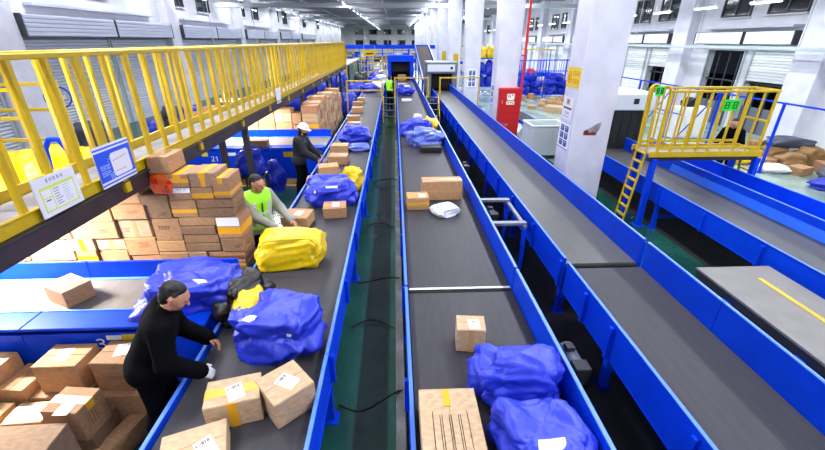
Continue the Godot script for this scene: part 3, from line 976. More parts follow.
# ---------------------------------------------------------------- the scene
func _ready() -> void:
	# camera: 3.5 m above the floor, looking down the hall and 25 degrees down
	var cam := Camera3D.new()
	cam.name = "camera"
	cam.fov = rad_to_deg(2.0 * atan(225.0 / 396.0))
	cam.position = Vector3(0, 3.5, 0)
	cam.rotation_degrees = Vector3(-25.0, -2.36, 0)
	cam.near = 0.05
	cam.far = 300.0
	add_child(cam)
	cam.current = true
	var we := WorldEnvironment.new()
	we.name = "environment"
	var env := Environment.new()
	env.background_mode = Environment.BG_COLOR
	env.background_color = Color(0.10, 0.12, 0.15)
	env.tonemap_mode = Environment.TONE_MAPPER_LINEAR
	env.tonemap_exposure = 1.0
	env.sdfgi_enabled = true
	env.ssao_enabled = true
	env.ssil_enabled = true
	we.environment = env
	add_child(we)
	rng.seed = 4242
	make_materials()
	# rows of tube lamps under the roof
	var cool := Color(0.95, 0.97, 1.0)
	for row in [[-11.3, 6.2, "by the wall of grey shutters", 3.6, 29, 0.5, 1.6], [-3.3, 5.7, "over the railed walkway", 3.6, 29, 0.85, 1.6], [3.3, 6.25, "over the empty belt beside the columns", 3.6, 29, 0.9, 1.6], [8.7, 6.2, "over the open floor beyond the columns", 3.6, 29, 0.7, 1.6], [12.3, 4.65, "by the wall of white roller doors", 2.8, 24, 0.28, 1.25]]:
		for i in row[4]:
			var z: float = (2.4 if row[0] < 10.0 else -0.5) - row[3] * i
			tube_lamp(Vector3(row[0], row[1], z), row[6], LAMP * row[5], cool, "hanging white tube lamp in the row " + row[2], "roof lamps " + row[2], false, 7.0 - row[1] - 0.06)
	# lamps under and beside the walkway, over the cross conveyors
	tube_lamp(Vector3(-5.1, 2.25, -3.95), 1.4, LOW_LAMP, Color(1.0, 0.97, 0.92), "low tube lamp over the near cross conveyor", "", true, 4.69)
	tube_lamp(Vector3(-4.2, 1.98, -11.7), 1.4, LOW_LAMP * 0.3, Color(1.0, 0.97, 0.92), "low tube lamp over the far cross conveyor", "", true, 4.96)
	hall()
	conveyors()
	walkway()
	right_side()
	left_stacks()
	belt_parcels()
	far_end()
	left_back()
	people()

const ORD := ["first", "second", "third", "fourth", "fifth", "sixth", "seventh", "eighth", "ninth", "tenth", "eleventh", "twelfth", "thirteenth", "fourteenth", "fifteenth", "sixteenth", "seventeenth", "eighteenth", "nineteenth", "twentieth", "twenty-first", "twenty-second"]
const LAMP := 19.5
const LOW_LAMP := 62.0

# ---------------------------------------------------------------- hall
func shutter_mesh(w: float, h: float, m: Material, pitch := 0.11) -> ArrayMesh:   # faces +x, slats across z, base at y = 0
	var key := "shutter%s%s%s" % [w, h, m.get_instance_id()]
	if cache.has(key): return cache[key]
	var mb := Mb.new()
	var y := 0.0
	while y < h - 0.001:
		var e := minf(y + pitch, h)
		var pts := [Vector2(0.0, y), Vector2(0.035, y + (e - y) * 0.22), Vector2(0.042, y + (e - y) * 0.5), Vector2(0.030, y + (e - y) * 0.85), Vector2(0.0, e)]
		for i in 4:
			var a: Vector2 = pts[i]
			var b: Vector2 = pts[i + 1]
			var d := (b - a).normalized()
			mb.quad(Vector3(b.x, b.y, w / 2), Vector3(b.x, b.y, -w / 2), Vector3(a.x, a.y, -w / 2), Vector3(a.x, a.y, w / 2), Vector3(d.y, -d.x, 0))
		y = e
	mb.box(Vector3(0.01, 0.04, 0), Vector3(0.06, 0.08, w))
	mb.quad(Vector3(-0.01, 0, -w / 2), Vector3(-0.01, 0, w / 2), Vector3(-0.01, h, w / 2), Vector3(-0.01, h, -w / 2), Vector3.LEFT)
	cache[key] = mb.mesh(m)
	return cache[key]

var door_no := 0
var window_no := 0

func door(x: float, za: float, zb: float, top: float, open: float, face: float, m: Material) -> void:
	# a roller door between za and zb; open = height of the gap below the curtain
	door_no += 1
	var t := Node3D.new()
	t.name = "door_%d" % door_no
	add_child(t)
	t.set_meta("kind", "structure")
	t.position = Vector3(x, 0, (za + zb) / 2)
	t.rotation.y = 0.0 if face > 0 else PI
	var w := absf(za - zb)
	if open < top - 0.1:
		var c := part_mesh(t, "curtain", shutter_mesh(w - 0.1, top - open, m))
		c.position = Vector3(0, open, 0)
	for k in [-1, 1]:
		bx(t, "guide_rail", Vector3(0.04, top / 2, k * (w / 2 - 0.03)), Vector3(0.10, top, 0.07), M.pipe, 0.004)

func window(x: float, z: float, y0: float, y1: float, w: float, face: float) -> void:
	window_no += 1
	var t := Node3D.new()
	t.name = "window_%d" % window_no
	add_child(t)
	t.set_meta("kind", "structure")
	t.position = Vector3(x, y0, z)
	t.rotation.y = 0.0 if face > 0 else PI
	var h := y1 - y0
	for k in [-1, 1]:
		bx(t, "window_frame", Vector3(0.03, h / 2, k * (w / 2 - 0.03)), Vector3(0.08, h, 0.06), M.window_frame, 0.004)
		bx(t, "window_frame", Vector3(0.03, h / 2 + k * (h / 2 - 0.03), 0), Vector3(0.08, 0.06, w), M.window_frame, 0.004)
		bx(t, "pane", Vector3(0.02, h / 2, k * w / 4), Vector3(0.012, h - 0.1, w / 2 - 0.07), M.glass_dark, 0.0)
	bx(t, "mullion", Vector3(0.04, h / 2, 0), Vector3(0.06, h - 0.1, 0.05), M.window_frame, 0.003)
	bx(t, "window_sill", Vector3(0.05, -0.04, 0), Vector3(0.16, 0.05, w + 0.1), M.wall, 0.005)

func canopy(x: float, za: float, zb: float, y0: float, y1: float, face: float, m: Material, label: String, group: String) -> void:
	# the ribbed hood of a roller door
	var t := thing("shutter_hood", label, "shutter hood", Vector3(x, y0, (za + zb) / 2), 0.0 if face > 0 else PI, group)
	var w := absf(za - zb)
	var h := y1 - y0
	var d := 0.55
	var mb := Mb.new()
	mb.span(Vector3(0, 0, -w / 2), Vector3(d, h, w / 2), 0.01)
	part(t, "hood_box", mb, m)
	for i in 5:
		bx(t, "hood_rib", Vector3(d + 0.012, h * (i + 0.5) / 5, 0), Vector3(0.025, h / 5 - 0.03, w - 0.06), m, 0.008)
	for k in [-1, 1]:
		bx(t, "end_plate", Vector3(d / 2, h / 2, k * (w / 2 + 0.02)), Vector3(d + 0.05, h + 0.04, 0.03), M.window_frame, 0.003)

func hall() -> void:
	var mb := Mb.new()
	mb.span(Vector3(-12.8, -0.2, -106), Vector3(4.9, 0, 6))
	mb.span(Vector3(4.9, -0.2, -10.9), Vector3(6.9, 0, 6))
	var fl := struct("floor", mb, M.floor)
	mb = Mb.new()
	mb.span(Vector3(4.9, -0.2, -106), Vector3(6.9, 0, -10.9))
	mb.span(Vector3(6.9, -0.2, -106), Vector3(14.8, 0, 6))
	struct("floor_right", mb, M.floor_pale)
	# painted lines, channel, mat, and a dark sheet for the shadow under a belt
	bx(fl, "painted_line", Vector3(-3.4, 0.002, -10.15), Vector3(2.6, 0.003, 0.10), M.line_yellow, 0.0, "yellow painted line")
	bx(fl, "painted_line", Vector3(-2.45, 0.002, -2.35), Vector3(0.5, 0.003, 0.35), M.line_yellow, 0.0, "yellow painted line")
	bx(fl, "floor_channel", Vector3(0.0, 0.03, -6.5), Vector3(0.10, 0.06, 17.0), M.concrete, 0.006, "grey steel channel along the floor")
	bx(fl, "mat_or_shade_strip", Vector3(2.0, 0.006, -7.0), Vector3(1.25, 0.012, 16.0), M.rubber, 0.003, "black mat between the belts")
	bx(fl, "mat_or_shade_strip", Vector3(5.75, 0.006, -5.0), Vector3(1.0, 0.012, 13.0), M.rubber, 0.003, "black mat under the belt")  # stands in for the shadows and dark channel below this belt
	mb = Mb.new()
	mb.span(Vector3(-12.8, 7.0, -106), Vector3(14.8, 7.2, 6))
	var ce := struct("ceiling", mb, M.ceiling)
	for i in 31:
		bx(ce, "purlin", Vector3(1.0, 6.88, -2.0 - 3.4 * i), Vector3(27.0, 0.20, 0.10), M.purlin, 0.0)
	for i in 8:
		bx(ce, "girder", Vector3(1.0, 6.72, -28.0 - 10.0 * i), Vector3(27.0, 0.34, 0.22), M.purlin, 0.0)
	for x in [-8.0, -1.0, 7.0]:
		bx(ce, "roof_pipe", Vector3(x, 6.6, -50), Vector3(0.08, 0.08, 108.0), M.pipe, 0.0)
	mb = Mb.new()
	mb.span(Vector3(-12.8, 0, 6), Vector3(14.8, 7, 6.3))
	struct("wall_front", mb, M.wall)
	mb = Mb.new()
	mb.span(Vector3(-12.8, 0, -106.3), Vector3(14.8, 7, -106))
	var bw := struct("wall_back", mb, M.wall)
	for r in 2:
		for i in 6:
			var fx := -8.5 + i * 3.4
			bx(bw, "window_frame", Vector3(fx, [3.0, 5.3][r], -105.96), Vector3(1.9, 1.1, 0.08), M.window_frame, 0.0)
			bx(bw, "pane", Vector3(fx - 0.46, [3.0, 5.3][r], -105.90), Vector3(0.82, 0.9, 0.03), M.glass_dark, 0.0)
			bx(bw, "pane", Vector3(fx + 0.46, [3.0, 5.3][r], -105.90), Vector3(0.82, 0.9, 0.03), M.glass_dark, 0.0)
	# left wall: closed shutters between pilasters
	mb = Mb.new()
	mb.span(Vector3(-12.8, 0, -106), Vector3(-12.5, 7, 6))
	var lw := struct("wall_left", mb, M.wall)
	for i in 10:
		var zp := -3.5 - 10.7 * i
		bx(lw, "pilaster", Vector3(-12.3, 3.5, zp), Vector3(0.45, 7.0, 1.1), M.column, 0.02)
		var a := zp - 0.62
		for k in 2:
			var za := a - k * 4.75
			var zb := za - 4.65
			if i < 6:
				door(-12.44, za, zb, 3.55, 0.0, 1, M.shutter)
				canopy(-12.49, za, zb, 3.62, 4.28, 1, M.canopy, ORD[i * 2 + k] + " grey ribbed shutter hood along the wall behind the walkway, counting down the hall", "grey shutter hoods")
		if i < 7:
			window(-12.5, zp - 1.9, 5.25, 6.4, 1.0, 1)
			window(-12.5, zp - 5.1, 5.15, 6.5, 1.9, 1)
		if i < 5:
			bx(lw, "ledge", Vector3(-12.35, 4.62, zp - 5.3), Vector3(0.35, 0.10, 7.5), M.shutter, 0.01)
	# right wall: openings between piers
	mb = Mb.new()
	mb.span(Vector3(14.5, 3.1, -106), Vector3(14.8, 7, 6))
	var rw := struct("wall_right", mb, M.wall)
	var opens := []
	for i in 12:
		var zp := -14.05 - 7.0 * i + 14.0
		for q in [[zp - 0.65, zp - 2.8], [zp - 3.15, zp - 5.3]]:
			opens.append(q)
		bx(rw, "pilaster", Vector3(14.28, 3.5, zp), Vector3(0.5, 7.0, 1.1), M.column, 0.02)
		window(14.5, zp - 1.9, 4.42, 5.6, 1.7, -1)
		window(14.5, zp - 4.35, 4.40, 5.6, 1.6, -1)
		if i > 0 and i < 8:
			canopy(14.49, zp - 0.72, zp - 2.85, 3.36, 3.80, -1, M.shutter_white, ORD[i * 2 - 2] + " white ribbed shutter hood along the wall of roller doors, counting down the hall", "white shutter hoods")
			canopy(14.49, zp - 3.0, zp - 5.7, 3.36, 3.80, -1, M.shutter_white, ORD[i * 2 - 1] + " white ribbed shutter hood along the wall of roller doors, counting down the hall", "white shutter hoods")
			bx(rw, "ledge", Vector3(14.3, 3.98, zp - 3.3), Vector3(0.5, 0.08, 4.6), M.shutter, 0.01)
	var edge := 6.0
	for i in opens.size():
		var q: Array = opens[i]
		bx(rw, "pier", Vector3(14.65, 1.55, (edge + q[0]) / 2), Vector3(0.3, 3.1, edge - q[0]), M.wall, 0.0)
		edge = q[1]
		var open: float = [0.0, 0.0, 2.7, 3.0, 2.0, 3.05, 2.2, 0.0, 0.0, 2.4][i] if i < 10 else 0.0
		door(14.52, q[0], q[1], 3.1, open, -1, M.shutter_white)
		if open > 0.5:   # glazed inner doors; the yard outside lies in the dark
			var c: float = (q[0] + q[1]) / 2
			for k in [-0.6, 0.0, 0.6]:
				bx(rw, "glazing_bar", Vector3(14.7, 1.5, c + k), Vector3(0.05, 3.0, 0.05), M.window_frame, 0.0)
			bx(rw, "glazing_bar", Vector3(14.7, 1.9, c), Vector3(0.05, 0.06, 2.1), M.window_frame, 0.0)
			bx(rw, "door_leaf", Vector3(14.72, 0.5, c), Vector3(0.04, 1.0, 2.1), M.machine_grey, 0.0)
	bx(rw, "pier", Vector3(14.65, 1.55, (edge - 106) / 2), Vector3(0.3, 3.1, edge + 106), M.wall, 0.0)
	var yard := Mb.new()
	yard.span(Vector3(14.8, -0.4, -106), Vector3(40, -0.2, 6))
	tag(part(self, "yard_ground", yard, M.asphalt), "grey asphalt yard outside the open roller doors", "yard")
	# cable trays and pipes
	mb = Mb.new()
	mb.span(Vector3(13.45, 3.18, -46), Vector3(13.62, 3.30, -2), 0.01)
	var tr := part(self, "cable_tray", mb, M.pipe)
	tag(tr, "long grey cable tray hung along the wall of white roller doors", "cable tray")
	for i in 9:
		bx(tr, "hanger", Vector3(13.53, 5.1, -4.0 - 5.0 * i), Vector3(0.03, 3.7, 0.03), M.pipe, 0.0)
	for q in [[-31.0, 5.52, 0.26], [-52.0, 5.7, 0.22]]:
		mb = Mb.new()
		mb.span(Vector3(-12.2, q[1], q[0] - 0.15), Vector3(14.0, q[1] + q[2], q[0] + 0.15), 0.01)
		tr = part(self, numbered("cable_tray_beam"), mb, M.pipe)
		tag(tr, "grey tray beam crossing the whole hall " + ("before the scanner columns" if q[0] > -40 else "far beyond the scanner columns"), "cable tray")
		for i in 8:
			bx(tr, "hanger", Vector3(-11 + 3.4 * i, q[1] + q[2] + (6.98 - q[1] - q[2]) / 2, q[0]), Vector3(0.03, 6.98 - q[1] - q[2], 0.03), M.pipe, 0.0)
	# columns
	for i in 11:
		var z := -8.35 - 7.2 * i
		var l: String = ["thick white square column with a yellow plate and blue panelled poster", "white square column behind the red hydrant cabinet", "white square column with posters beside the grey parcel scanner"][i] if i < 3 else "plain white square column beyond the parcel scanner"
		var c := thing("column", l, "column", Vector3(4.17, 0, z - 0.36), 0.0, "" if i < 3 else "columns beyond the scanner")
		bx(c, "shaft", Vector3(0, 3.5, 0), Vector3(0.84, 7.0, 0.72), M.column, 0.025)
		if i == 3 or i == 4:
			bx(c, "yellow_plate", Vector3(0.1, 2.2, 0.365), Vector3(0.35, 0.9, 0.01), M.yellow, 0.0, "yellow plate")
		if i == 0:
			var p := Mb.new()
			p.quad(Vector3(-0.423, 2.99, -0.34), Vector3(-0.423, 2.99, 0.34), Vector3(-0.423, 2.60, 0.34), Vector3(-0.423, 2.60, -0.34), Vector3.LEFT)
			part(c, "warning_plate", p, M.warning, "yellow plate with red characters")
			p = Mb.new()
			p.quad(Vector3(-0.423, 1.84, -0.33), Vector3(-0.423, 1.84, 0.26), Vector3(-0.423, 1.28, 0.26), Vector3(-0.423, 1.28, -0.33), Vector3.LEFT)
			part(c, "poster", p, M.poster, "white poster with six blue panels")
			p = Mb.new()
			p.quad(Vector3(-0.423, 2.40, -0.32), Vector3(-0.423, 2.40, 0.20), Vector3(-0.423, 1.92, 0.20), Vector3(-0.423, 1.92, -0.32), Vector3.LEFT)
			part(c, "notice", p, M.notice, "white notice with small print")
			# the spot where the paint is knocked off
			p = Mb.new()
			p.prism([Vector2(-0.16, 1.66), Vector2(0.10, 1.66), Vector2(0.17, 1.80), Vector2(0.18, 1.93), Vector2(0.10, 1.90), Vector2(-0.02, 1.82), Vector2(-0.16, 1.75)], 2, 0.361, 0.364)
			part(c, "knocked_off_patch", p, M.plaster, "grey patch where the paint is knocked off")
			p = Mb.new()
			p.prism([Vector2(-0.17, 1.66), Vector2(0.10, 1.655), Vector2(0.12, 1.70), Vector2(0.02, 1.735), Vector2(-0.03, 1.70), Vector2(-0.10, 1.77), Vector2(-0.17, 1.74)], 2, 0.364, 0.367)
			part(c, "bare_brick", p, mat(Color(0.50, 0.20, 0.12), 0.9, 0.0, T.stain, 3.0), "bare reddish brick")
		if i == 1 or i == 2:
			var p := Mb.new()
			p.quad(Vector3(-0.423, 2.0, -0.30), Vector3(-0.423, 2.0, 0.25), Vector3(-0.423, 1.2, 0.25), Vector3(-0.423, 1.2, -0.30), Vector3.LEFT)
			part(c, "poster", p, M.poster, "white poster with six blue panels")
		if i == 2:
			var p := Mb.new()
			p.quad(Vector3(-0.25, 2.1, 0.363), Vector3(0.25, 2.1, 0.363), Vector3(0.25, 1.1, 0.363), Vector3(-0.25, 1.1, 0.363), Vector3.BACK)
			part(c, "poster", p, M.poster, "white poster with six blue panels")

# ---------------------------------------------------------------- the belts
func conveyors() -> void:
	conveyor("long blue railed belt carrying many brown boxes past the three workers", -1.86, -0.66, 0.8, -22.0, 0.8, {"left": 0.06, "right": 0.12, "skirt": 0.26, "seg": 2.6, "off": 1.0, "dense": true})
	conveyor("far continuation of the belt beyond the yellow bars by the walkway end", -1.86, -0.66, -22.04, -38.4, 0.8, {"left": 0.06, "right": 0.12, "skirt": 0.26, "seg": 3.0})
	var m := conveyor("middle belt section with the big flat box and blue sacks", 0.08, 1.38, 0.8, -3.9, 0.8, {"left": 0.09, "right": 0.30, "skirt": 0.34, "seg": 2.9, "off": 2.0})
	m = conveyor("middle belt section running up to the blue tunnel", 0.08, 1.38, -3.93, -31.4, 0.8, {"left": 0.09, "right": 0.30, "skirt": 0.34, "seg": 2.9})
	bx(m, "joint_strip", Vector3(0, 0.803, 13.70), Vector3(1.22, 0.008, 0.035), M.white, 0.002, "white strip at the belt joint")
	conveyor("empty belt section with tall blue right rail beside the grey table", 2.20, 3.22, 0.8, -4.38, 0.8, {"left": 0.10, "right": 0.36, "skirt": 0.36, "seg": 2.4, "off": 1.5, "belt": "belt", "dense": true})
	conveyor("empty pale grey belt section running from the grey parcel scanner", 2.20, 3.22, -4.46, -24.6, 0.8, {"left": 0.10, "right": 0.36, "skirt": 0.36, "seg": 2.4, "belt": "belt_light", "dense": true})
	m = conveyor("belt passing under the yellow crossover platform", 5.18, 6.28, 0.8, -10.55, 0.8, {"left": 0.12, "right": 0.30, "skirt": 0.26, "seg": 2.4, "off": 0.7, "belt": "belt_light"})
	var g := Mb.new()
	g.bar(Vector3(0.50, 0.885, 5.2), Vector3(0.50, 0.885, -3.6), 0.012, 0.16, Vector3(0.25, 1, 0).normalized())
	part(m, "guide_sheet", g, M.guide, "pale blue guide sheet along the far rail")
	m = conveyor("narrow blue bedded belt behind the one under the yellow platform", 6.34, 6.98, 0.8, -10.55, 0.8, {"left": 0.10, "right": 0.30, "skirt": 0.30, "seg": 2.4, "off": 1.4, "belt": "blue"})
	# steel frame bridging the gap between two belts
	var t := thing("bridge_frame", "bare steel bracket bridging the gap between two belts", "bracket", Vector3(1.4, 0.80, -6.2))
	bx(t, "cross_bar", Vector3(0.33, 0.04, -0.52), Vector3(0.66, 0.05, 0.09), M.bar_steel, 0.004)
	bx(t, "cross_bar", Vector3(0.33, 0.04, 0.50), Vector3(0.66, 0.05, 0.09), M.bar_steel, 0.004)
	bx(t, "long_bar", Vector3(0.63, 0.0, -0.05), Vector3(0.06, 0.05, 1.25), M.bar_steel, 0.004)
	bx(t, "post", Vector3(0.63, -0.42, 0.55), Vector3(0.06, 0.76, 0.06), M.blue, 0.004)
	bx(t, "post", Vector3(0.63, -0.42, -0.55), Vector3(0.06, 0.76, 0.06), M.blue, 0.004)
	# drive motors under the empty belt
	for q in [[1.98, -3.4, "near the belt joint"], [1.98, -7.6, "beyond the steel bracket"], [1.98, -11.0, "furthest from the belt joint"]]:
		t = thing("drive_motor", "dark drive motor on the floor under the empty belt " + q[2], "motor", Vector3(q[0], 0.012, q[1]))
		bx(t, "foot_plate", Vector3(0, 0.02, 0), Vector3(0.26, 0.04, 0.34), M.dark_steel, 0.004)
		var mo := Mb.new()
		mo.tube(Vector3(0, 0.15, -0.2), Vector3(0, 0.15, 0.12), 0.10, 16)
		part(t, "motor_body", mo, M.machine_grey)
		bx(t, "gear_box", Vector3(0, 0.16, 0.2), Vector3(0.18, 0.24, 0.16), M.dark_steel, 0.01)
		bx(t, "terminal_box", Vector3(-0.02, 0.27, -0.08), Vector3(0.10, 0.06, 0.10), M.dark_steel, 0.005)
	# cables on the floor
	var cb := Mb.new()
	var n := 0
	for q in [[-3.0, 0.35], [-4.25, -0.25], [-5.3, 0.2], [-7.4, -0.3], [-10.2, 0.25]]:
		cb = Mb.new()
		var pts := []
		for i in 9:
			var k := i / 8.0
			pts.append(Vector3(lerpf(-0.64, 0.06, k), 0.03 + 0.12 * sin(k * PI) * (1 if q[1] > 0 else 0.1), q[0] + q[1] * sin(k * PI * 1.4) * 0.5))
		cb.path(pts, 0.012, 6)
		var o := part(self, numbered("floor_cable"), cb, M.rubber)
		tag(o, "black cable lying across the green aisle between two belts", "cable", "cables crossing between the belts")
		n += 1
	# cross conveyors that feed the left belt
	cross_conveyor("near blue cross conveyor lit white, carrying one tumbling box", -9.0, -1.93, -3.20, -4.27, 0.9, true)
	cross_conveyor("far blue cross conveyor behind the worker in the white helmet", -7.4, -1.93, -10.35, -11.95, 0.9, false)

func cross_conveyor(label: String, xa: float, xb: float, zf: float, zb: float, h: float, near: bool) -> void:
	var t := thing("cross_conveyor", label, "conveyor", Vector3((xa + xb) / 2, 0, (zf + zb) / 2))
	var w := xb - xa
	var d := zf - zb
	bx(t, "belt", Vector3(0, h - 0.015, -0.10), Vector3(w, 0.03, d - 0.40), M.belt_pale, 0.004)
	bx(t, "belt_bed", Vector3(0, h - 0.12, -0.05), Vector3(w, 0.16, d - 0.32), M.blue, 0.0)
	# back rail, broad front shelf and the front apron in panels
	var n := 4
	for i in n:
		var a := -w / 2 + w * i / n
		var e := -w / 2 + w * (i + 1) / n
		var c := (a + e) / 2
		var l := e - a - 0.006
		bx(t, "back_panel", Vector3(c, h + 0.02, -d / 2 + 0.035), Vector3(l, 0.40, 0.03), M.blue, 0.003)
		bx(t, "rail_edge", Vector3(c, h + 0.006, -d / 2 + 0.085), Vector3(l, 0.012, 0.05), M.blue_edge, 0.003)
		bx(t, "front_shelf", Vector3(c, h + 0.035, d / 2 - 0.155), Vector3(l, 0.035, 0.29), M.blue, 0.006)
		bx(t, "rail_edge", Vector3(c, h + 0.055, d / 2 - 0.295), Vector3(l, 0.012, 0.02), M.blue_edge, 0.003)
		bx(t, "apron_panel", Vector3(c, h / 2 + 0.05, d / 2 - 0.02), Vector3(l, h - 0.14, 0.025), M.blue, 0.003)
	for k in 5:
		for e in [-1, 1]:
			bx(t, "leg", Vector3(-w / 2 + 0.2 + (w - 0.6) * k / 4, (h - 0.2) / 2, e * (d / 2 - 0.14)), Vector3(0.08, h - 0.2, 0.08), M.blue, 0.004)
	var mx := (xa + xb) / 2
	if near:
		bx(t, "yellow_tag", Vector3(-2.66 - mx, 0.81, d / 2 - 0.004), Vector3(0.18, 0.11, 0.008), M.yellow, 0.0, "yellow tag on the apron")
		bx(t, "white_tag", Vector3(-2.83 - mx, 0.83, d / 2 - 0.004), Vector3(0.14, 0.05, 0.008), M.paper, 0.0, "pale paper strip on the apron")
	else:
		bx(t, "yellow_tag", Vector3(-2.84 - mx, 0.78, d / 2 - 0.004), Vector3(0.26, 0.14, 0.008), M.yellow, 0.0, "yellow tag on the apron")
		bx(t, "white_tag", Vector3(-4.3 - mx, 0.80, d / 2 - 0.004), Vector3(0.2, 0.08, 0.008), M.paper, 0.0, "pale paper strip on the apron")
		bx(t, "yellow_tag", Vector3(-5.0 - mx, 0.80, d / 2 - 0.004), Vector3(0.16, 0.10, 0.008), M.line_yellow, 0.0, "yellow tag on the apron")
	var tm := TextMesh.new()
	tm.text = "3" if near else "21"
	tm.font_size = 40
	tm.pixel_size = 0.0045
	tm.depth = 0.004
	var sf := SystemFont.new()
	sf.font_names = PackedStringArray(["Droid Sans"])
	tm.font = sf
	tm.material = M.paper
	var num := part_mesh(t, "apron_number", tm, "white number on the apron")
	num.position = Vector3(-2.97 - mx, 0.75, d / 2 - 0.005) if near else Vector3(-4.76 - mx, 0.68, d / 2 - 0.005)

# ---------------------------------------------------------------- the railed walkway on the left
func walkway() -> void:
	var x0 := -3.0
	var x1 := -3.62
	var zn := 1.5
	var zf := -26.0
	var t := thing("raised_walkway", "raised steel walkway with yellow railings on dark posts", "walkway", Vector3(-3.31, 0, (zn + zf) / 2))
	var cz := (zn + zf) / 2
	var L := zn - zf
	for x in [x0, x1]:
		bx(t, "edge_beam", Vector3(x + 3.31, 2.02, 0), Vector3(0.07, 0.20, L), M.brown_beam, 0.006, "dark brown edge beam")
		bx(t, "beam_flange", Vector3(x + 3.31 + (0.02 if x == x0 else -0.02), 2.115, 0), Vector3(0.13, 0.014, L), M.dark_steel, 0.003)
	for i in 17:
		bx(t, "deck_plate", Vector3(0, 2.13, L / 2 - (i + 0.5) * L / 17), Vector3(0.60, 0.02, L / 17 - 0.006), M.deck, 0.004)
	for i in 12:
		bx(t, "joist", Vector3(0, 2.04, L / 2 - 1.0 - i * 2.1), Vector3(0.56, 0.12, 0.06), M.dark_steel, 0.0)
	for z in [-8.2, -13.6, -19.0, -23.6]:
		for x in [-3.06, -3.56]:
			var p := Mb.new()
			p.span(Vector3(x + 3.31 - 0.055, 0.015, z - cz - 0.055), Vector3(x + 3.31 + 0.055, 1.93, z - cz + 0.055), 0.006)
			p.span(Vector3(x + 3.31 - 0.11, 0, z - cz - 0.11), Vector3(x + 3.31 + 0.11, 0.015, z - cz + 0.11), 0.003)
			part(t, "post", p, M.dark_steel, "dark steel post")
	for side in [[x0 + 0.02, "railing_near"], [x1 - 0.02, "railing_far"]]:
		var rr := thing("yellow_railing", ("yellow steel railing with close balusters on the belt side of the walkway" if side[0] > -3.3 else "yellow steel railing with close balusters on the shutter side of the walkway"), "railing", Vector3(side[0], 2.12, cz))
		bx(rr, "top_rail", Vector3(0, 1.265, 0), Vector3(0.055, 0.05, L), M.yellow, 0.008)
		bx(rr, "toe_plate", Vector3(0, 0.065, 0), Vector3(0.014, 0.12, L), M.yellow, 0.003)
		bx(rr, "toe_lip", Vector3(0.018, 0.128, 0), Vector3(0.05, 0.010, L), M.yellow, 0.002)
		var i := 0
		var z := L / 2 - 0.15
		while z > -L / 2:
			var post := i % 5 == 0
			bx(rr, "post" if post else "baluster", Vector3(0, 0.685, z), Vector3(0.045, 1.13, 0.09 if post else 0.05), M.yellow, 0.004)
			if post and side[0] > -3.3:
				bx(rr, "clamp", Vector3(0.03, -0.06, z - 0.1), Vector3(0.05, 0.13, 0.09), M.yellow, 0.006)
			z -= 0.365
			i += 1
	# the end gate
	var g := thing("end_gate", "solid yellow panel closing the far end of the walkway", "gate", Vector3(-3.31, 2.14, -25.96))
	bx(g, "panel", Vector3(0, 0.62, 0), Vector3(0.72, 1.22, 0.03), M.yellow, 0.005)
	bx(g, "frame_bar", Vector3(0, 1.24, 0), Vector3(0.76, 0.05, 0.06), M.yellow, 0.005)
	for k in [-1, 1]:
		bx(g, "frame_bar", Vector3(k * 0.36, 0.62, 0), Vector3(0.05, 1.26, 0.06), M.yellow, 0.005)
	# boards hung on the railing
	hung_board("notice_board", "white sheet with a yellow framed table hung on the railing", Vector3(-2.935, 2.31, -3.36), 0.46, 0.33, M.sheet)
	hung_board("notice_board", "blue board with white bands and a taped paper on the railing", Vector3(-2.935, 2.345, -4.15), 0.56, 0.41, M.board)
	hung_board("notice_board", "small blank white plate hung far along the yellow railing", Vector3(-2.935, 2.25, -10.5), 0.40, 0.36, M.paper)
	# gangway that continues beyond the gate
	var w := thing("gangway", "grey gangway plate beyond the yellow end gate", "walkway", Vector3(-3.31, 0, -30.3))
	bx(w, "deck_plate", Vector3(0, 2.13, 0), Vector3(0.9, 0.06, 8.5), M.deck, 0.005)
	for k in [-3.5, 3.5]:
		for e in [-1, 1]:
			bx(w, "post", Vector3(e * 0.4, 1.05, k), Vector3(0.1, 2.1, 0.1), M.dark_steel, 0.004)

func hung_board(called: String, label: String, at: Vector3, w: float, h: float, m: Material) -> void:
	var t := thing(called, label, "sign", at)
	bx(t, "backing", Vector3(0, 0, 0), Vector3(0.008, h, w), M.paper, 0.0)
	var mb := Mb.new()
	mb.quad(Vector3(0.0055, h / 2, w / 2), Vector3(0.0055, h / 2, -w / 2), Vector3(0.0055, -h / 2, -w / 2), Vector3(0.0055, -h / 2, w / 2), Vector3.RIGHT)
	part(t, "print", mb, m)
	for k in [-1, 1]:
		bx(t, "tie", Vector3(-0.01, h / 2 - 0.02, k * (w / 2 - 0.03)), Vector3(0.03, 0.012, 0.012), M.steel, 0.0)

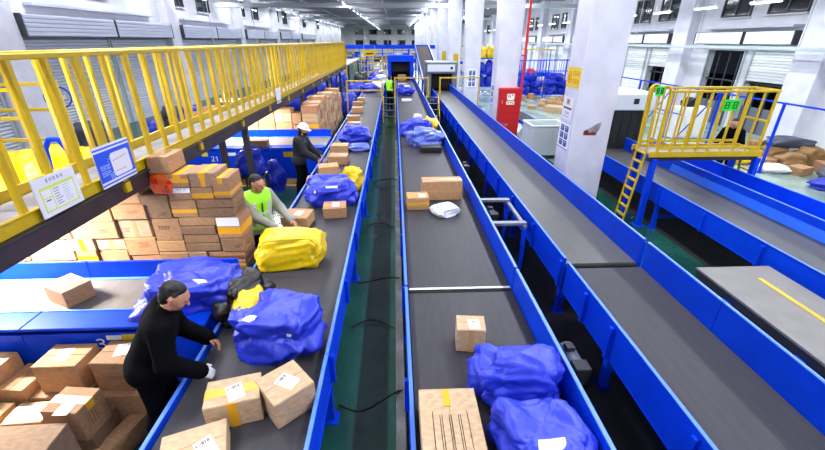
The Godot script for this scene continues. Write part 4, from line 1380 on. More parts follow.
# ---------------------------------------------------------------- things right of the columns
func right_side() -> void:
	# grey plate table beside the empty belt
	var t := thing("plate_table", "long grey steel table with a yellow stripe beside the empty belt", "table", Vector3(4.48, 0, -1.6))
	bx(t, "table_top", Vector3(0, 0.735, 0), Vector3(1.0, 0.03, 5.6), M.plate, 0.004, "scuffed grey plate top")
	for k in [-1, 1]:
		bx(t, "side_rail", Vector3(k * 0.47, 0.63, 0), Vector3(0.05, 0.18, 5.56), M.dark_steel, 0.006)
	bx(t, "end_rail", Vector3(0, 0.65, -2.76), Vector3(0.98, 0.14, 0.04), M.dark_steel, 0.006)
	bx(t, "yellow_stripe", Vector3(0.11, 0.753, 0.0), Vector3(0.06, 0.008, 5.0), M.yellow, 0.001, "yellow stripe on the top")
	for i in 5:
		for k in [-1, 1]:
			bx(t, "leg", Vector3(k * 0.40, 0.28, -2.5 + i * 1.15), Vector3(0.08, 0.56, 0.08), M.dark_steel, 0.004)
		bx(t, "bracket", Vector3(-0.54, 0.56, -2.2 + i * 0.95), Vector3(0.10, 0.14, 0.12), M.blue, 0.01, "blue bracket")
	# crossover platform
	t = thing("crossover_platform", "yellow railed crossover platform on blue legs above the belt", "platform", Vector3(6.0, 0, -7.62))
	for i in 4:
		bx(t, "deck_plate", Vector3(-0.82 + i * 0.545, 1.49, 0), Vector3(0.53, 0.03, 0.60), M.deck, 0.004)
	for k in [-1, 1]:
		bx(t, "deck_edge", Vector3(0, 1.50, k * 0.31), Vector3(2.24, 0.11, 0.03), M.yellow, 0.004)
		bx(t, "under_beam", Vector3(0, 1.41, k * 0.25), Vector3(2.2, 0.10, 0.06), M.dark_steel, 0.003)
	bx(t, "deck_edge", Vector3(1.12, 1.50, 0), Vector3(0.03, 0.11, 0.62), M.yellow, 0.004)
	for q in [[-0.98, -1], [-0.98, 1], [1.10, -1], [1.10, 1]]:
		var leg := Mb.new()
		leg.bar(Vector3(q[0], 0.01, q[1] * 0.30), Vector3(q[0], 1.40, q[1] * 0.27), 0.10, 0.10, Vector3.BACK, 0.006)
		leg.box(Vector3(q[0], 0.006, q[1] * 0.30), Vector3(0.22, 0.012, 0.22), 0.002)
		part(t, "leg", leg, M.blue, "blue leg")
	for k in [-1.0, 1.0]:
		var zr: float = k * 0.30
		bx(t, "top_rail", Vector3(0.03, 2.66, zr), Vector3(2.06, 0.045, 0.045), M.yellow, 0.008)
		bx(t, "toe_rail", Vector3(0.03, 1.62, zr), Vector3(2.06, 0.05, 0.02), M.yellow, 0.003)
		for i in 9:
			var wide: bool = i in [0, 4, 8]
			bx(t, "baluster", Vector3(-0.98 + i * 0.25, 2.1, zr), Vector3(0.05 if wide else 0.03, 1.12, 0.03), M.yellow, 0.004)
	for z in [-0.48, 0.0, 0.48]:
		if z == 0.0:
			bx(t, "top_rail", Vector3(1.06, 2.66, 0), Vector3(0.045, 0.045, 0.58), M.yellow, 0.008)
			bx(t, "toe_rail", Vector3(1.06, 2.1, 0), Vector3(0.03, 0.04, 0.58), M.yellow, 0.004)
	# ladder with hooped hand rails at the near end, straight ladder at the other end
	for z in [-0.16, 0.16]:
		var s := Mb.new()
		var pts := [Vector3(-1.24, 0.0, z), Vector3(-1.10, 1.5, z), Vector3(-1.12, 2.60, z)]
		for i in 7:
			var a := PI * i / 6.0
			pts.append(Vector3(-1.02 - 0.10 * cos(a), 2.62 + 0.12 * sin(a), z))
		pts.append(Vector3(-0.92, 1.62, z))
		s.path(pts, 0.022, 8)
		part(t, "ladder_rail", s, M.yellow)
	for i in 8:
		var y := 0.15 + i * 0.19
		bx(t, "rung", Vector3(-1.24 + 0.14 * y / 1.5, y, 0.0), Vector3(0.06, 0.035, 0.32), M.yellow, 0.005)
	for z in [-0.18, 0.12]:
		var s := Mb.new()
		s.bar(Vector3(1.36, 0.0, z), Vector3(1.16, 1.5, z), 0.03, 0.05, Vector3.BACK, 0.004)
		part(t, "ladder_rail", s, M.yellow)
	for i in 6:
		bx(t, "rung", Vector3(1.34 - 0.16 * i / 6.0, 0.2 + i * 0.22, -0.03), Vector3(0.05, 0.03, 0.30), M.yellow, 0.004)
	for q in [[0.16, 0.325, 0.30, 0.20], [-1.16, 0.19, 0.16, 0.16]]:
		var sg := thing("green_plate", "green plate with dark characters tied to the platform " + ("railing" if q[0] > 0 else "ladder hoop"), "sign", Vector3(6.0 + q[0], 2.42 if q[0] > 0 else 2.66, -7.62 + q[1] + 0.02))
		bx(sg, "plate", Vector3.ZERO, Vector3(q[2], q[3], 0.008), M.green_sign, 0.0)
		for i in 2:
			var p := Mb.new()
			var cx: float = (i - 0.5) * q[2] * 0.5
			for k in 3:
				p.box(Vector3(cx, (k - 1) * q[3] * 0.26, 0.005), Vector3(q[2] * 0.26, 0.016, 0.003))
			for k in [-1, 1]:
				p.box(Vector3(cx + k * q[2] * 0.11, 0, 0.005), Vector3(0.016, q[3] * 0.56, 0.003))
			part(sg, "character", p, M.black)
	# parcel scanner that feeds the belt under the platform
	t = thing("parcel_scanner", "large black curtained parcel scanner with pale panel behind the thick column", "scanner", Vector3(6.1, 0, -11.45))
	bx(t, "cabinet", Vector3(-0.02, 0.98, 0), Vector3(1.4, 1.64, 1.6), M.black, 0.02, "black cabinet")
	bx(t, "top_panel", Vector3(0, 2.02, 0.02), Vector3(1.62, 0.44, 1.7), M.machine, 0.03, "pale top panel")
	bx(t, "screen_recess", Vector3(0.25, 2.04, 0.875), Vector3(0.14, 0.14, 0.01), M.black, 0.0)
	bx(t, "plinth", Vector3(-0.05, 0.08, 0), Vector3(1.36, 0.16, 1.5), M.dark_steel, 0.01)
	for i in 6:
		bx(t, "curtain_strip", Vector3(-0.60 + i * 0.235, 1.15, 0.815), Vector3(0.22, 1.2, 0.015), M.rubber, 0.004)
	# white bulk container behind the empty belt
	t = thing("bulk_container", "ribbed white plastic bulk container between the columns", "container", Vector3(4.86, 0, -12.86))
	for k in [-1, 1]:
		bx(t, "side_wall", Vector3(k * 0.56, 0.60, 0), Vector3(0.05, 0.92, 1.0), M.white_plastic, 0.012)
		bx(t, "end_wall", Vector3(0, 0.60, k * 0.50), Vector3(1.16, 0.92, 0.05), M.white_plastic, 0.012)
		bx(t, "rim", Vector3(0, 1.06, k * 0.51), Vector3(1.22, 0.05, 0.08), M.white_plastic, 0.015)
		bx(t, "rim", Vector3(k * 0.57, 1.06, 0), Vector3(0.08, 0.05, 1.08), M.white_plastic, 0.015)
		bx(t, "runner", Vector3(k * 0.45, 0.07, 0), Vector3(0.14, 0.14, 1.0), M.white_plastic, 0.01)
	bx(t, "bottom", Vector3(0, 0.16, 0), Vector3(1.12, 0.06, 0.98), M.white_plastic, 0.0)
	for i in 8:
		bx(t, "rib", Vector3(-0.5 + i * 0.143, 0.80, 0.535), Vector3(0.05, 0.36, 0.02), M.white_plastic, 0.006)
	# dark roller frame beside the hydrant cabinet
	t = thing("roller_frame", "low dark roller conveyor frame beside the red cabinet", "conveyor", Vector3(5.55, 0, -17.2))
	for k in [-1, 1]:
		bx(t, "side_rail", Vector3(k * 0.35, 0.42, 0), Vector3(0.05, 0.14, 3.2), M.blue, 0.005)
		for e in [-1.3, 1.3]:
			bx(t, "leg", Vector3(k * 0.35, 0.18, e), Vector3(0.06, 0.36, 0.06), M.dark_steel, 0.003)
	for i in 14:
		var r := Mb.new()
		r.tube(Vector3(-0.33, 0.45, -1.45 + i * 0.22), Vector3(0.33, 0.45, -1.45 + i * 0.22), 0.05, 10)
		part(t, "roller", r, M.dark_steel)
	# red hydrant cabinet and red pipe
	t = thing("hydrant_cabinet", "red fire hydrant cabinet with a pale emblem in front of a column", "cabinet", Vector3(4.30, 0, -15.42))
	bx(t, "body", Vector3(0, 0.95, 0), Vector3(0.82, 1.88, 0.24), M.red, 0.015)
	bx(t, "door", Vector3(0, 1.42, 0.13), Vector3(0.74, 0.86, 0.02), M.red, 0.01)
	bx(t, "door", Vector3(0, 0.50, 0.13), Vector3(0.74, 0.86, 0.02), M.red, 0.01)
	bx(t, "handle", Vector3(-0.30, 1.40, 0.15), Vector3(0.03, 0.12, 0.03), M.steel, 0.006)
	var p := Mb.new()
	p.quad(Vector3(-0.18, 1.72, 0.143), Vector3(0.20, 1.72, 0.143), Vector3(0.20, 1.26, 0.143), Vector3(-0.18, 1.26, 0.143), Vector3.BACK)
	part(t, "emblem", p, M.emblem, "pale emblem")
	p = Mb.new()
	p.quad(Vector3(-0.26, 0.62, 0.143), Vector3(0.04, 0.62, 0.143), Vector3(0.04, 0.50, 0.143), Vector3(-0.26, 0.50, 0.143), Vector3.BACK)
	part(t, "lettering", p, M.emblem_small, "pale lettering")
	p = Mb.new()
	p.path([Vector3(4.72, 6.98, -15.42), Vector3(4.72, 0.75, -15.42), Vector3(4.72, 0.75, -15.6), Vector3(4.72, 0.0, -15.6)], 0.045, 10)
	var pipe := part(self, "fire_pipe", p, M.red_pipe)
	tag(pipe, "red fire water pipe running up beside the second column", "pipe")
	for y in [1.2, 3.0, 4.8]:
		bx(pipe, "pipe_clamp", Vector3(4.67, y, -15.45), Vector3(0.14, 0.05, 0.12), M.red_pipe, 0.005)
	# blue fence by the roller doors
	t = thing("blue_fence", "blue tubular fence in front of the white roller doors", "fence", Vector3(10.55, 0, -13.0))
	for i in 6:
		var z := 4.6 - 2.3 * i
		bx(t, "post", Vector3(0, 0.98, z), Vector3(0.06, 1.96, 0.06), M.blue, 0.005)
		bx(t, "foot", Vector3(0, 0.006, z), Vector3(0.16, 0.012, 0.16), M.blue, 0.0)
	bx(t, "fence_rail", Vector3(0, 1.95, -1.15), Vector3(0.045, 0.045, 11.6), M.blue, 0.005)
	bx(t, "fence_rail", Vector3(0, 1.0, -4.2), Vector3(0.04, 0.04, 5.4), M.blue, 0.005)
	for i in 2:
		var b := Mb.new()
		b.bar(Vector3(0, 0.1, -1.6 - 2.3 * i), Vector3(0, 1.9, -0.1 - 2.3 * i), 0.03, 0.03, Vector3.UP)
		part(t, "brace", b, M.blue)
	# parcels heaped on the floor inside the fence
	var heap := [
		[10.95, 0, -10.75, 0.75, 0.22, 0.5, "sack_white", "flat white parcel sack at the edge of the floor heap"],
		[10.75, 0, -11.75, 0.6, 0.26, 0.5, "sack_yellow", "yellow parcel sack at the edge of the floor heap"],
		[11.35, 0, -11.75, 0.6, 0.34, 0.5, "sack_brown", "brown sack beside the yellow one in the floor heap"],
		[11.9, 0, -11.2, 0.75, 0.40, 0.55, "sack_brown", "brown sack behind the low carton in the floor heap"],
		[12.0, 0, -11.95, 0.7, 0.50, 0.6, "sack_brown", "tall brown sack carrying the long dark grey one"],
		[12.75, 0, -11.5, 0.75, 0.55, 0.7, "sack_brown", "plump brown sack in the middle of the floor heap"],
		[12.3, 0.46, -11.85, 1.2, 0.30, 0.5, "sack_grey", "long dark grey sack lying on top of the floor heap"],
		[12.1, 0, -9.7, 1.2, 0.46, 0.7, "sack_grey", "fat dark grey sack at the front of the floor heap"],
		[11.25, 0, -9.35, 0.9, 0.22, 0.6, "sack_blue", "flat blue sack below the fat grey one"],
		[13.3, 0, -10.2, 0.8, 0.55, 0.65, "sack_brown", "brown sack leaning towards the pier of the roller doors"],
		[13.6, 0, -11.0, 0.7, 0.6, 0.6, "sack_grey", "upright grey sack at the back of the floor heap"],
		[13.3, 0, -12.3, 0.8, 0.5, 0.6, "sack_white", "pale sack at the back of the floor heap"]]
	for i in heap.size():
		var q: Array = heap[i]
		sack(Vector3(q[0], q[1], q[2]), Vector3(q[3], q[4], q[5]), 0.2 * (i % 3) - 0.2, 300 + i, q[6], q[7], [], "parcels heaped by the fence", false)
	carton(Vector3(11.6, 0, -10.55), Vector3(0.55, 0.22, 0.4), 0.3, "low brown carton lying in the floor heap by the fence", {"tone": 2}, "parcels heaped by the fence")
	carton(Vector3(12.55, 0.0, -10.6), Vector3(0.6, 0.30, 0.45), -0.3, "brown carton lying between sacks in the floor heap", {"tone": 0}, "parcels heaped by the fence")
	for i in 7:
		carton(Vector3([11.2, 11.9, 12.6, 13.0, 12.0, 11.35, 12.9][i], [0.0, 0.0, 0.0, 0.0, 0.0, 0.0, 0.0][i], [-11.3, -12.55, -12.35, -12.9, -9.0, -12.3, -9.0][i]), Vector3(0.42, [0.26, 0.5, 0.62, 0.4, 0.3, 0.3, 0.5][i], 0.36), 0.5 * i, "brown carton, %s of those standing among the heaped sacks" % ORD[i], {"tone": [2, 0, 5, 2, 6, 0, 2][i], "tape": "clear"}, "parcels heaped by the fence")
	# white cabinet with a black bag on top, beyond the platform
	t = thing("white_cabinet", "white enclosure cabinet standing behind the platform railing", "cabinet", Vector3(11.4, 0, -15.4))
	bx(t, "body", Vector3(0, 0.6, 0), Vector3(1.3, 1.16, 0.6), M.white, 0.02)
	bx(t, "door", Vector3(-0.31, 0.6, 0.31), Vector3(0.58, 1.0, 0.02), M.white, 0.008)
	bx(t, "door", Vector3(0.31, 0.6, 0.31), Vector3(0.58, 1.0, 0.02), M.white, 0.008)
	sack(Vector3(11.4, 1.18, -15.4), Vector3(0.6, 0.34, 0.4), 0.2, 71, "sack_black", "black bag lying on the white cabinet", [], "", false)
	# cages of blue sacks in the middle distance
	for i in 2:
		var cage := thing("roll_cage", "blue wire roll cage full of blue sacks, %s" % ["the one beside the red topped sack", "the one further from the red topped sack"][i], "cage", Vector3(8.9 + i * 1.9, 0, -27.5 - i * 0.3))
		for a in [-1, 1]:
			for b in [-1, 1]:
				bx(cage, "post", Vector3(a * 0.8, 1.2, b * 0.55), Vector3(0.05, 2.3, 0.05), M.blue, 0.0)
			for y in [0.25, 0.95, 1.65, 2.32]:
				bx(cage, "wire", Vector3(0, y, a * 0.55), Vector3(1.6, 0.03, 0.03), M.blue, 0.0)
				bx(cage, "wire", Vector3(a * 0.8, y, 0), Vector3(0.03, 0.03, 1.1), M.blue, 0.0)
			for k in 5:
				bx(cage, "wire", Vector3(-0.6 + k * 0.3, 1.3, a * 0.55), Vector3(0.02, 2.1, 0.02), M.blue, 0.0)
		bx(cage, "tray", Vector3(0, 0.22, 0), Vector3(1.6, 0.05, 1.1), M.blue, 0.0)
		for k in 5:
			sack(Vector3(8.9 + i * 1.9 + [-0.38, 0.38, -0.36, 0.38, 0.0][k], 0.25 + [0.0, 0.0, 0.43, 0.43, 0.86][k], -27.5 - i * 0.3 + [0.1, -0.1, 0.0, 0.1, 0.0][k]), Vector3(0.70, 0.44, 0.85), 0.2 * k, 400 + i * 5 + k, "sack_blue", "blue sack, %s in the roll cage %s the red sack" % [["first at the bottom", "second at the bottom", "first in the middle", "second in the middle", "topmost"][k], ["with", "without"][i]], [], "sacks in the roll cages", false)
	sack(Vector3(8.9, 1.52, -27.5), Vector3(0.5, 0.3, 0.5), 0.0, 77, "red", "small red sack on top of the blue sacks in a cage", [], "", false)
	# floor boxes and bags in the middle distance
	var floor_items := [
		[Vector3(8.7, 0, -21.6), Vector3(1.3, 0.30, 0.8), 5], [Vector3(9.5, 0, -23.2), Vector3(0.6, 0.3, 0.5), 2], [Vector3(10.8, 0, -25.0), Vector3(0.8, 0.4, 0.6), 0],
		[Vector3(11.8, 0, -26.4), Vector3(0.8, 0.5, 0.6), 2], [Vector3(10.4, 0, -30.6), Vector3(0.9, 0.5, 0.7), 5], [Vector3(13.0, 0, -29.6), Vector3(0.9, 0.6, 0.7), 0], [Vector3(8.4, 0, -30.4), Vector3(0.9, 0.5, 0.6), 4]]
	for i in floor_items.size():
		var q: Array = floor_items[i]
		carton(q[0], q[1], 0.35 * (i - 2), ["long flat pale carton alone on the open floor", "small carton behind the long flat pale one"][i] if i < 2 else "carton on the open floor near the blue roll cages", {"tone": q[2], "tape": "clear"}, "" if i < 2 else "cartons near the roll cages")
	for i in 14:
		carton(Vector3(7.6 + fmod(i * 1.37, 4.6), 0, -22.6 - i * 0.22 - (1.8 if i % 2 else 0.0)), Vector3(0.36 + 0.06 * (i % 3), 0.2 + 0.05 * (i % 4), 0.34), i * 0.7, "small carton, %s of those scattered on the floor before the roll cages" % ORD[i], {"tone": [2, 5, 0, 6][i % 4]}, "small cartons scattered before the roll cages")
	for i in 7:
		sack(Vector3(9.2 + (i % 4) * 1.1, 0, -32.2 - i * 0.9), Vector3(0.9, 0.5, 0.8), i, 500 + i, ["sack_yellow", "sack_white", "sack_blue", "sack_brown"][i % 4], "%s sack on the open floor beyond the roll cages" % ["yellow", "white", "blue", "brown"][i % 4], [], "loose sacks beyond the roll cages", false)
	# rack of yellow and blue bundles behind the columns
	t = thing("tall_rack", "tall blue rack stacked with yellow bundles behind the columns", "rack", Vector3(6.9, 0, -31.0))
	for a in [-1, 1]:
		for b in [-1, 1]:
			bx(t, "upright", Vector3(a * 1.0, 1.7, b * 0.5), Vector3(0.08, 3.4, 0.08), M.blue, 0.0)
	for y in [0.4, 1.3, 2.3]:
		bx(t, "shelf", Vector3(0, y, 0), Vector3(2.1, 0.06, 1.0), M.blue, 0.0)
	for y in 3:
		for k in 3:
			sack(Vector3(6.25 + k * 0.65, [0.43, 1.33, 2.33][y], -31.0), Vector3(0.58, 0.78, 0.7), 0.0, 600 + y * 3 + k, "sack_blue" if y < 2 else "sack_yellow", "%s bundle on the %s shelf of the tall rack" % [["blue", "blue", "yellow"][y], ["bottom", "middle", "top"][y]], [], "bundles on the %s rack shelf" % ["bottom", "middle", "top"][y], false)
	# distant conveyors and rails across the right hall
	for i in 4:
		var c := thing("far_conveyor", "distant blue conveyor with parcels %s" % ["behind the tall rack", "beyond the roll cages", "far beyond the roll cages by the right wall", "at the far end right of the columns"][i], "conveyor", Vector3([8.0, 11.5, 12.0, 8.0][i], 0, [-38.0, -36.0, -48.0, -56.0][i]))
		bx(c, "bed", Vector3(0, 0.85, 0), Vector3(4.0, 0.3, 1.1), M.blue, 0.0)
		for k in [-1.7, 1.7]:
			bx(c, "leg", Vector3(k, 0.35, 0), Vector3(0.12, 0.7, 0.9), M.blue, 0.0)
		for k in 4:
			bx(c, "bar", Vector3(-1.5 + k, 1.9, 0.5), Vector3(0.06, 1.8, 0.06), M.blue if k % 2 else M.yellow, 0.0)
		bx(c, "bar", Vector3(0, 2.8, 0.5), Vector3(3.6, 0.08, 0.08), M.yellow, 0.0)

# ---------------------------------------------------------------- boxes stacked left of the belt
func left_stacks() -> void:
	# the tall stack behind the near cross conveyor: x0, x1, y0, y1, tone, extras; front plane z = -4.65
	var sheet := 1
	var A := [
		[-2.95, -2.70, 2.06, 2.26, 2, {"vband": ["yellow", 0.0], "tape": "clear"}, "plain carton perched on the orange wrapped parcel"],
		[-2.77, -2.51, 1.885, 2.05, 0, {"tape": "yellow", "tape_w": 0.09, "band": ["yellow", 0.5, 0.05]}, "top carton with yellow tape next to the orange wrapped parcel"],
		[-2.50, -2.19, 1.885, 2.06, 4, {"tape": "yellow", "tape_w": 0.08, "vband": ["yellow", 0.06]}, "top carton with a yellow tape cross, second from the stack's corner"],
		[-2.24, -2.04, 1.735, 2.0, 0, {"tape": "yellow", "band": ["yellow", 0.25, 0.05, 1]}, "narrow top carton at the stack corner by the man in the vest"],
		[-2.79, -2.52, 1.725, 1.88, 0, {"sheet": 2}, "carton with a white label strip high in the stack"],
		[-2.51, -2.25, 1.725, 1.88, 0, {"band": ["yellow", 0.30, 0.06]}, "carton with a yellow tape band under the cross taped one"],
		[-3.17, -2.82, 1.475, 1.79, 3, {"ink": ["ink", 0.2, 0.2, 0.1, 0.05]}, "large dull brown carton below the orange wrapped parcel"],
		[-2.80, -2.49, 1.49, 1.72, 0, {"band": ["yellow", 0.35, 0.05]}, "carton with yellow tape beside the large dull brown one"],
		[-2.48, -2.04, 1.61, 1.722, 1, {}, "flat carton, upper of two flat ones near the stack corner"],
		[-2.48, -2.04, 1.49, 1.605, 3, {"ink_side": "ink"}, "flat carton, lower of two flat ones near the stack corner"],
		[-3.09, -2.76, 1.17, 1.47, 0, {"ink": ["ink", -0.1, 0.6, 0.16, 0.07]}, "carton printed with dark characters below the large dull brown one"],
		[-2.75, -2.31, 1.37, 1.485, 0, {}, "flat carton, topmost of four flat ones in the middle of the stack"],
		[-2.75, -2.32, 1.255, 1.365, 3, {}, "flat carton, second of four flat ones in the middle of the stack"],
		[-2.74, -2.31, 1.125, 1.25, 1, {}, "flat carton, third of four flat ones in the middle of the stack"],
		[-2.74, -2.30, 1.01, 1.12, 3, {}, "flat carton, lowest of four flat ones in the middle of the stack"],
		[-2.29, -2.00, 1.195, 1.485, 0, {"sheet": 1, "band": ["yellow", 0.35, 0.10, 1]}, "carton with white sheet and yellow tape at the stack corner"],
		[-2.29, -2.01, 0.995, 1.19, 1, {"ink": ["ink", 0.2, 0.4, 0.06, 0.06]}, "carton under the white sheeted one at the stack corner"],
		[-3.10, -2.75, 1.01, 1.165, 2, {}, "flat orange-brown carton below the printed one"],
		[-3.10, -2.74, 0.83, 1.0, 0, {}, "carton second from the bottom seen below the flat orange-brown one"],
		[-2.73, -2.50, 0.83, 1.0, 4, {}, "small carton below the four flat ones"],
		[-2.49, -2.02, 0.87, 0.99, 0, {"band": ["brown", 0.25, 0.05]}, "wide carton low at the stack corner with a brown tape band"],
		[-2.49, -2.02, 0.74, 0.865, 1, {"band": ["yellow", 0.5, 0.03, 1]}, "lowest visible wide carton at the stack corner"]]
	for q in A:
		var s := Vector3(q[1] - q[0], q[3] - q[2] - 0.002, 0.40)
		if q[5].has("vband") and q[5].vband[1] == 0.0:
			q[5].erase("vband")
		q[5].tone = q[4]
		carton(Vector3((q[0] + q[1]) / 2, q[2], -4.85 + rng.randf_range(-0.012, 0.012)), s, rng.randf_range(-0.02, 0.02), q[6], q[5], "cartons of the tall stack behind the near cross conveyor")
	# hidden lower courses that carry the stack
	for i in 3:
		carton(Vector3(-2.96 + i * 0.37, 0.41, -4.85), Vector3(0.35, 0.40 if i < 2 else 0.32, 0.40), 0, "large carton in the lower course carrying the tall stack", {"tone": i}, "lower courses of the tall stack")
		carton(Vector3(-2.96 + i * 0.37, 0.0, -4.85), Vector3(0.35, 0.40, 0.40), 0, "large carton in the lower course carrying the tall stack", {"tone": i + 1}, "lower courses of the tall stack")
	# orange wrapped parcel
	var w := thing("wrapped_parcel", "crinkled orange and red wrapped parcel high in the stack", "parcel", Vector3(-2.845, 1.80, -4.84))
	part_mesh(w, "wrapping", sack_mesh(Vector3(0.135, 0.152, 0.20), 91, mat(Color(1.0, 0.92, 0.85), 0.35, 0.0, M.orange_wrap.albedo_texture, 3.0, false, T.crease, 0.8), 40, 24, 0.22, 0.22))
	# second row of cartons left of it, below the walkway
	var B := [
		[-3.41, -3.14, 1.675, 1.82, 2, {}, "top carton of the column just left of the tall stack"],
		[-3.52, -3.12, 1.475, 1.67, 2, {"ink": ["ink_red", 0.1, 0.5, 0.16, 0.05]}, "carton with a faint red mark, second in its column left of the stack"],
		[-3.83, -3.54, 1.445, 1.63, 2, {}, "carton at the top of the second column under the walkway"],
		[-3.52, -3.14, 1.215, 1.47, 5, {"vband": ["clear", 0.05], "ink": ["ink_red", -0.25, 0.4, 0.1, 0.08]}, "pale carton with a clear tape strip left of the stack"],
		[-4.10, -3.54, 1.215, 1.44, 2, {"ink": ["ink", 0.2, 0.5, 0.14, 0.06]}, "wide carton with dark print under the walkway"],
		[-3.49, -3.11, 0.965, 1.21, 2, {"ink": ["ink_red", 0.1, 0.6, 0.18, 0.10]}, "carton with red print low left of the stack"],
		[-3.86, -3.50, 1.045, 1.21, 5, {"vband": ["clear", 0.06]}, "flat pale carton with clear tape under the wide printed one"],
		[-3.88, -3.69, 0.84, 1.04, 2, {}, "small carton, left of two small ones at the rail"],
		[-3.68, -3.50, 0.84, 1.04, 2, {}, "small carton, right of two small ones at the rail"],
		[-3.47, -3.10, 0.82, 0.96, 6, {}, "flat orange-brown carton at the rail with red line above"],
		[-4.18, -3.88, 1.045, 1.21, 5, {"vband": ["yellow", 0.07], "ink": ["ink_red", 0.3, 0.3, 0.08, 0.06]}, "carton with a broad yellow strip under the walkway"],
		[-4.15, -3.90, 0.84, 1.04, 6, {"band": ["yellow", 0.5, 0.05]}, "small orange-brown carton below the yellow striped one"],
		[-4.75, -4.20, 0.90, 1.20, 5, {"ink": ["ink_red", 0.0, 0.5, 0.3, 0.12]}, "pale pinkish carton with red print at the bright end"],
		[-4.70, -4.14, 1.215, 1.5, 5, {}, "pale carton on the pinkish one at the bright end"],
		[-5.35, -4.78, 0.90, 1.25, 5, {"ink": ["ink_red", 0.0, 0.5, 0.3, 0.14]}, "pale carton furthest along the row under the walkway"]]
	for q in B:
		q[5].tone = q[4]
		carton(Vector3((q[0] + q[1]) / 2, q[2], -4.87 + rng.randf_range(-0.02, 0.02)), Vector3(q[1] - q[0], q[3] - q[2] - 0.002, 0.42), rng.randf_range(-0.015, 0.015), q[6], q[5], "cartons under the walkway behind the near cross conveyor")
	for i in 4:
		carton(Vector3(-3.33 - i * 0.55, 0.41, -4.88), Vector3(0.53, 0.405 if i < 2 else 0.47, 0.42), 0, "large carton in the lower course below the walkway", {"tone": 2}, "lower courses below the walkway")
		carton(Vector3(-3.33 - i * 0.55, 0.0, -4.88), Vector3(0.53, 0.405, 0.42), 0, "large carton in the lower course below the walkway", {"tone": 0}, "lower courses below the walkway")
	# the near pile on the floor
	var F := [
		[-3.16, 0.0, -2.06, 0.86, 0.65, 0.62, 0.03, 4, {"tape": "clear", "ink_side": "ink"}, "big nearest carton of the floor pile, its top dull and taped"],
		[-2.90, 0.0, -2.62, 0.42, 0.36, 0.34, 0.03, 3, {}, "carton under the yellow taped one in the floor pile"],
		[-2.84, 0.362, -2.575, 0.32, 0.335, 0.27, -0.10, 0, {"tape": "yellow", "tape_w": 0.08, "label": [0.1, 0.3, 0.1], "ink_side": "ink_lines"}, "carton with yellow top tape and dark bars on its side"],
		[-2.60, 0.0, -2.62, 0.16, 0.22, 0.42, -0.25, 0, {}, "low narrow carton at the edge of the green floor"],
		[-2.66, 0.0, -3.0, 0.56, 0.462, 0.38, 0.0, 0, {"ink": ["ink_red", 0.1, 0.5, 0.06, 0.06], "tape": "brown"}, "wide carton under the label topped one beside the person in black"],
		[-2.70, 0.464, -3.03, 0.33, 0.34, 0.31, -0.05, 0, {"label": [0.1, -0.1, 0.3], "ink": ["ink", 0.1, 0.5, 0.14, 0.05]}, "upper carton with a white label beside the person in black"],
		[-3.22, 0.0, -3.0, 0.52, 0.462, 0.36, 0.0, 0, {"tape": "clear"}, "carton under the one with the white label by the apron number"],
		[-3.19, 0.464, -3.03, 0.40, 0.32, 0.31, 0.0, 2, {"label": [-0.02, 0.0, 0.2]}, "carton with a white label below the apron number"],
		[-3.36, 0.0, -2.68, 0.34, 0.44, 0.24, 0.05, 5, {"tape": "yellow", "tape_w": 0.14, "label": [0.1, 0.1, 0.1]}, "carton with broad yellow tape behind the big nearest one"],
		[-3.62, 0.0, -3.0, 0.26, 0.56, 0.34, -0.08, 2, {"ink": ["ink", 0.0, 0.3, 0.05, 0.05]}, "narrow carton between two taller ones by the apron"],
		[-4.02, 0.0, -3.03, 0.50, 0.72, 0.30, -0.05, 2, {"label": [0.0, 0.1, 0.2], "tape": "clear"}, "tall carton furthest along the apron of the cross conveyor"],
		[-3.78, 0.0, -2.62, 0.40, 0.46, 0.34, -0.05, 2, {"tape": "clear"}, "carton in front of the tall one furthest along the apron"]]
	for q in F:
		q[8].tone = q[7]
		carton(Vector3(q[0], q[1], q[2]), Vector3(q[3], q[4], q[5]), q[6], q[9], q[8], "cartons piled on the floor in front of the near cross conveyor")
	# pile behind the far cross conveyor
	var n := 0
	var cols := [[-2.84, -2.36, 1.72], [-3.14, -2.86, 1.56], [-3.66, -3.16, 1.62], [-4.16, -3.68, 1.70], [-4.66, -4.18, 1.60], [-5.2, -4.68, 1.62], [-5.75, -5.22, 1.7], [-6.3, -5.77, 1.55]]
	for c in cols.size():
		var q: Array = cols[c]
		var y := 0.0
		var k := 0
		while y < q[2] - 0.1:
			var h: float = minf([0.36, 0.30, 0.27, 0.33, 0.25][(k * 3 + c) % 5], q[2] - y)
			var o := {"tone": [2, 0, 5, 2, 6, 0][(k * 2 + c * 3) % 6]}
			if c == 0 and k == 3:
				o = {"tone": 2, "band": ["yellow", 0.5, 0.10, 1]}
			elif (k + c) % 4 == 0:
				o.band = ["clear", 0.5, 0.05]
			elif (k + c) % 4 == 2:
				o.vband = ["clear", 0.05]
			carton(Vector3((q[0] + q[1]) / 2, y, -12.62 + rng.randf_range(-0.02, 0.02)), Vector3(q[1] - q[0] - 0.01, h - 0.003, 0.5), 0, "carton %s, %s column from the belt, behind the far cross conveyor" % [["at the bottom", "second up", "third up", "fourth up", "fifth up", "sixth up", "seventh up"][k], ["first", "second", "third", "fourth", "fifth", "sixth", "seventh", "eighth"][c]], o, "cartons of the pile behind the far cross conveyor")
			y += h
			k += 1
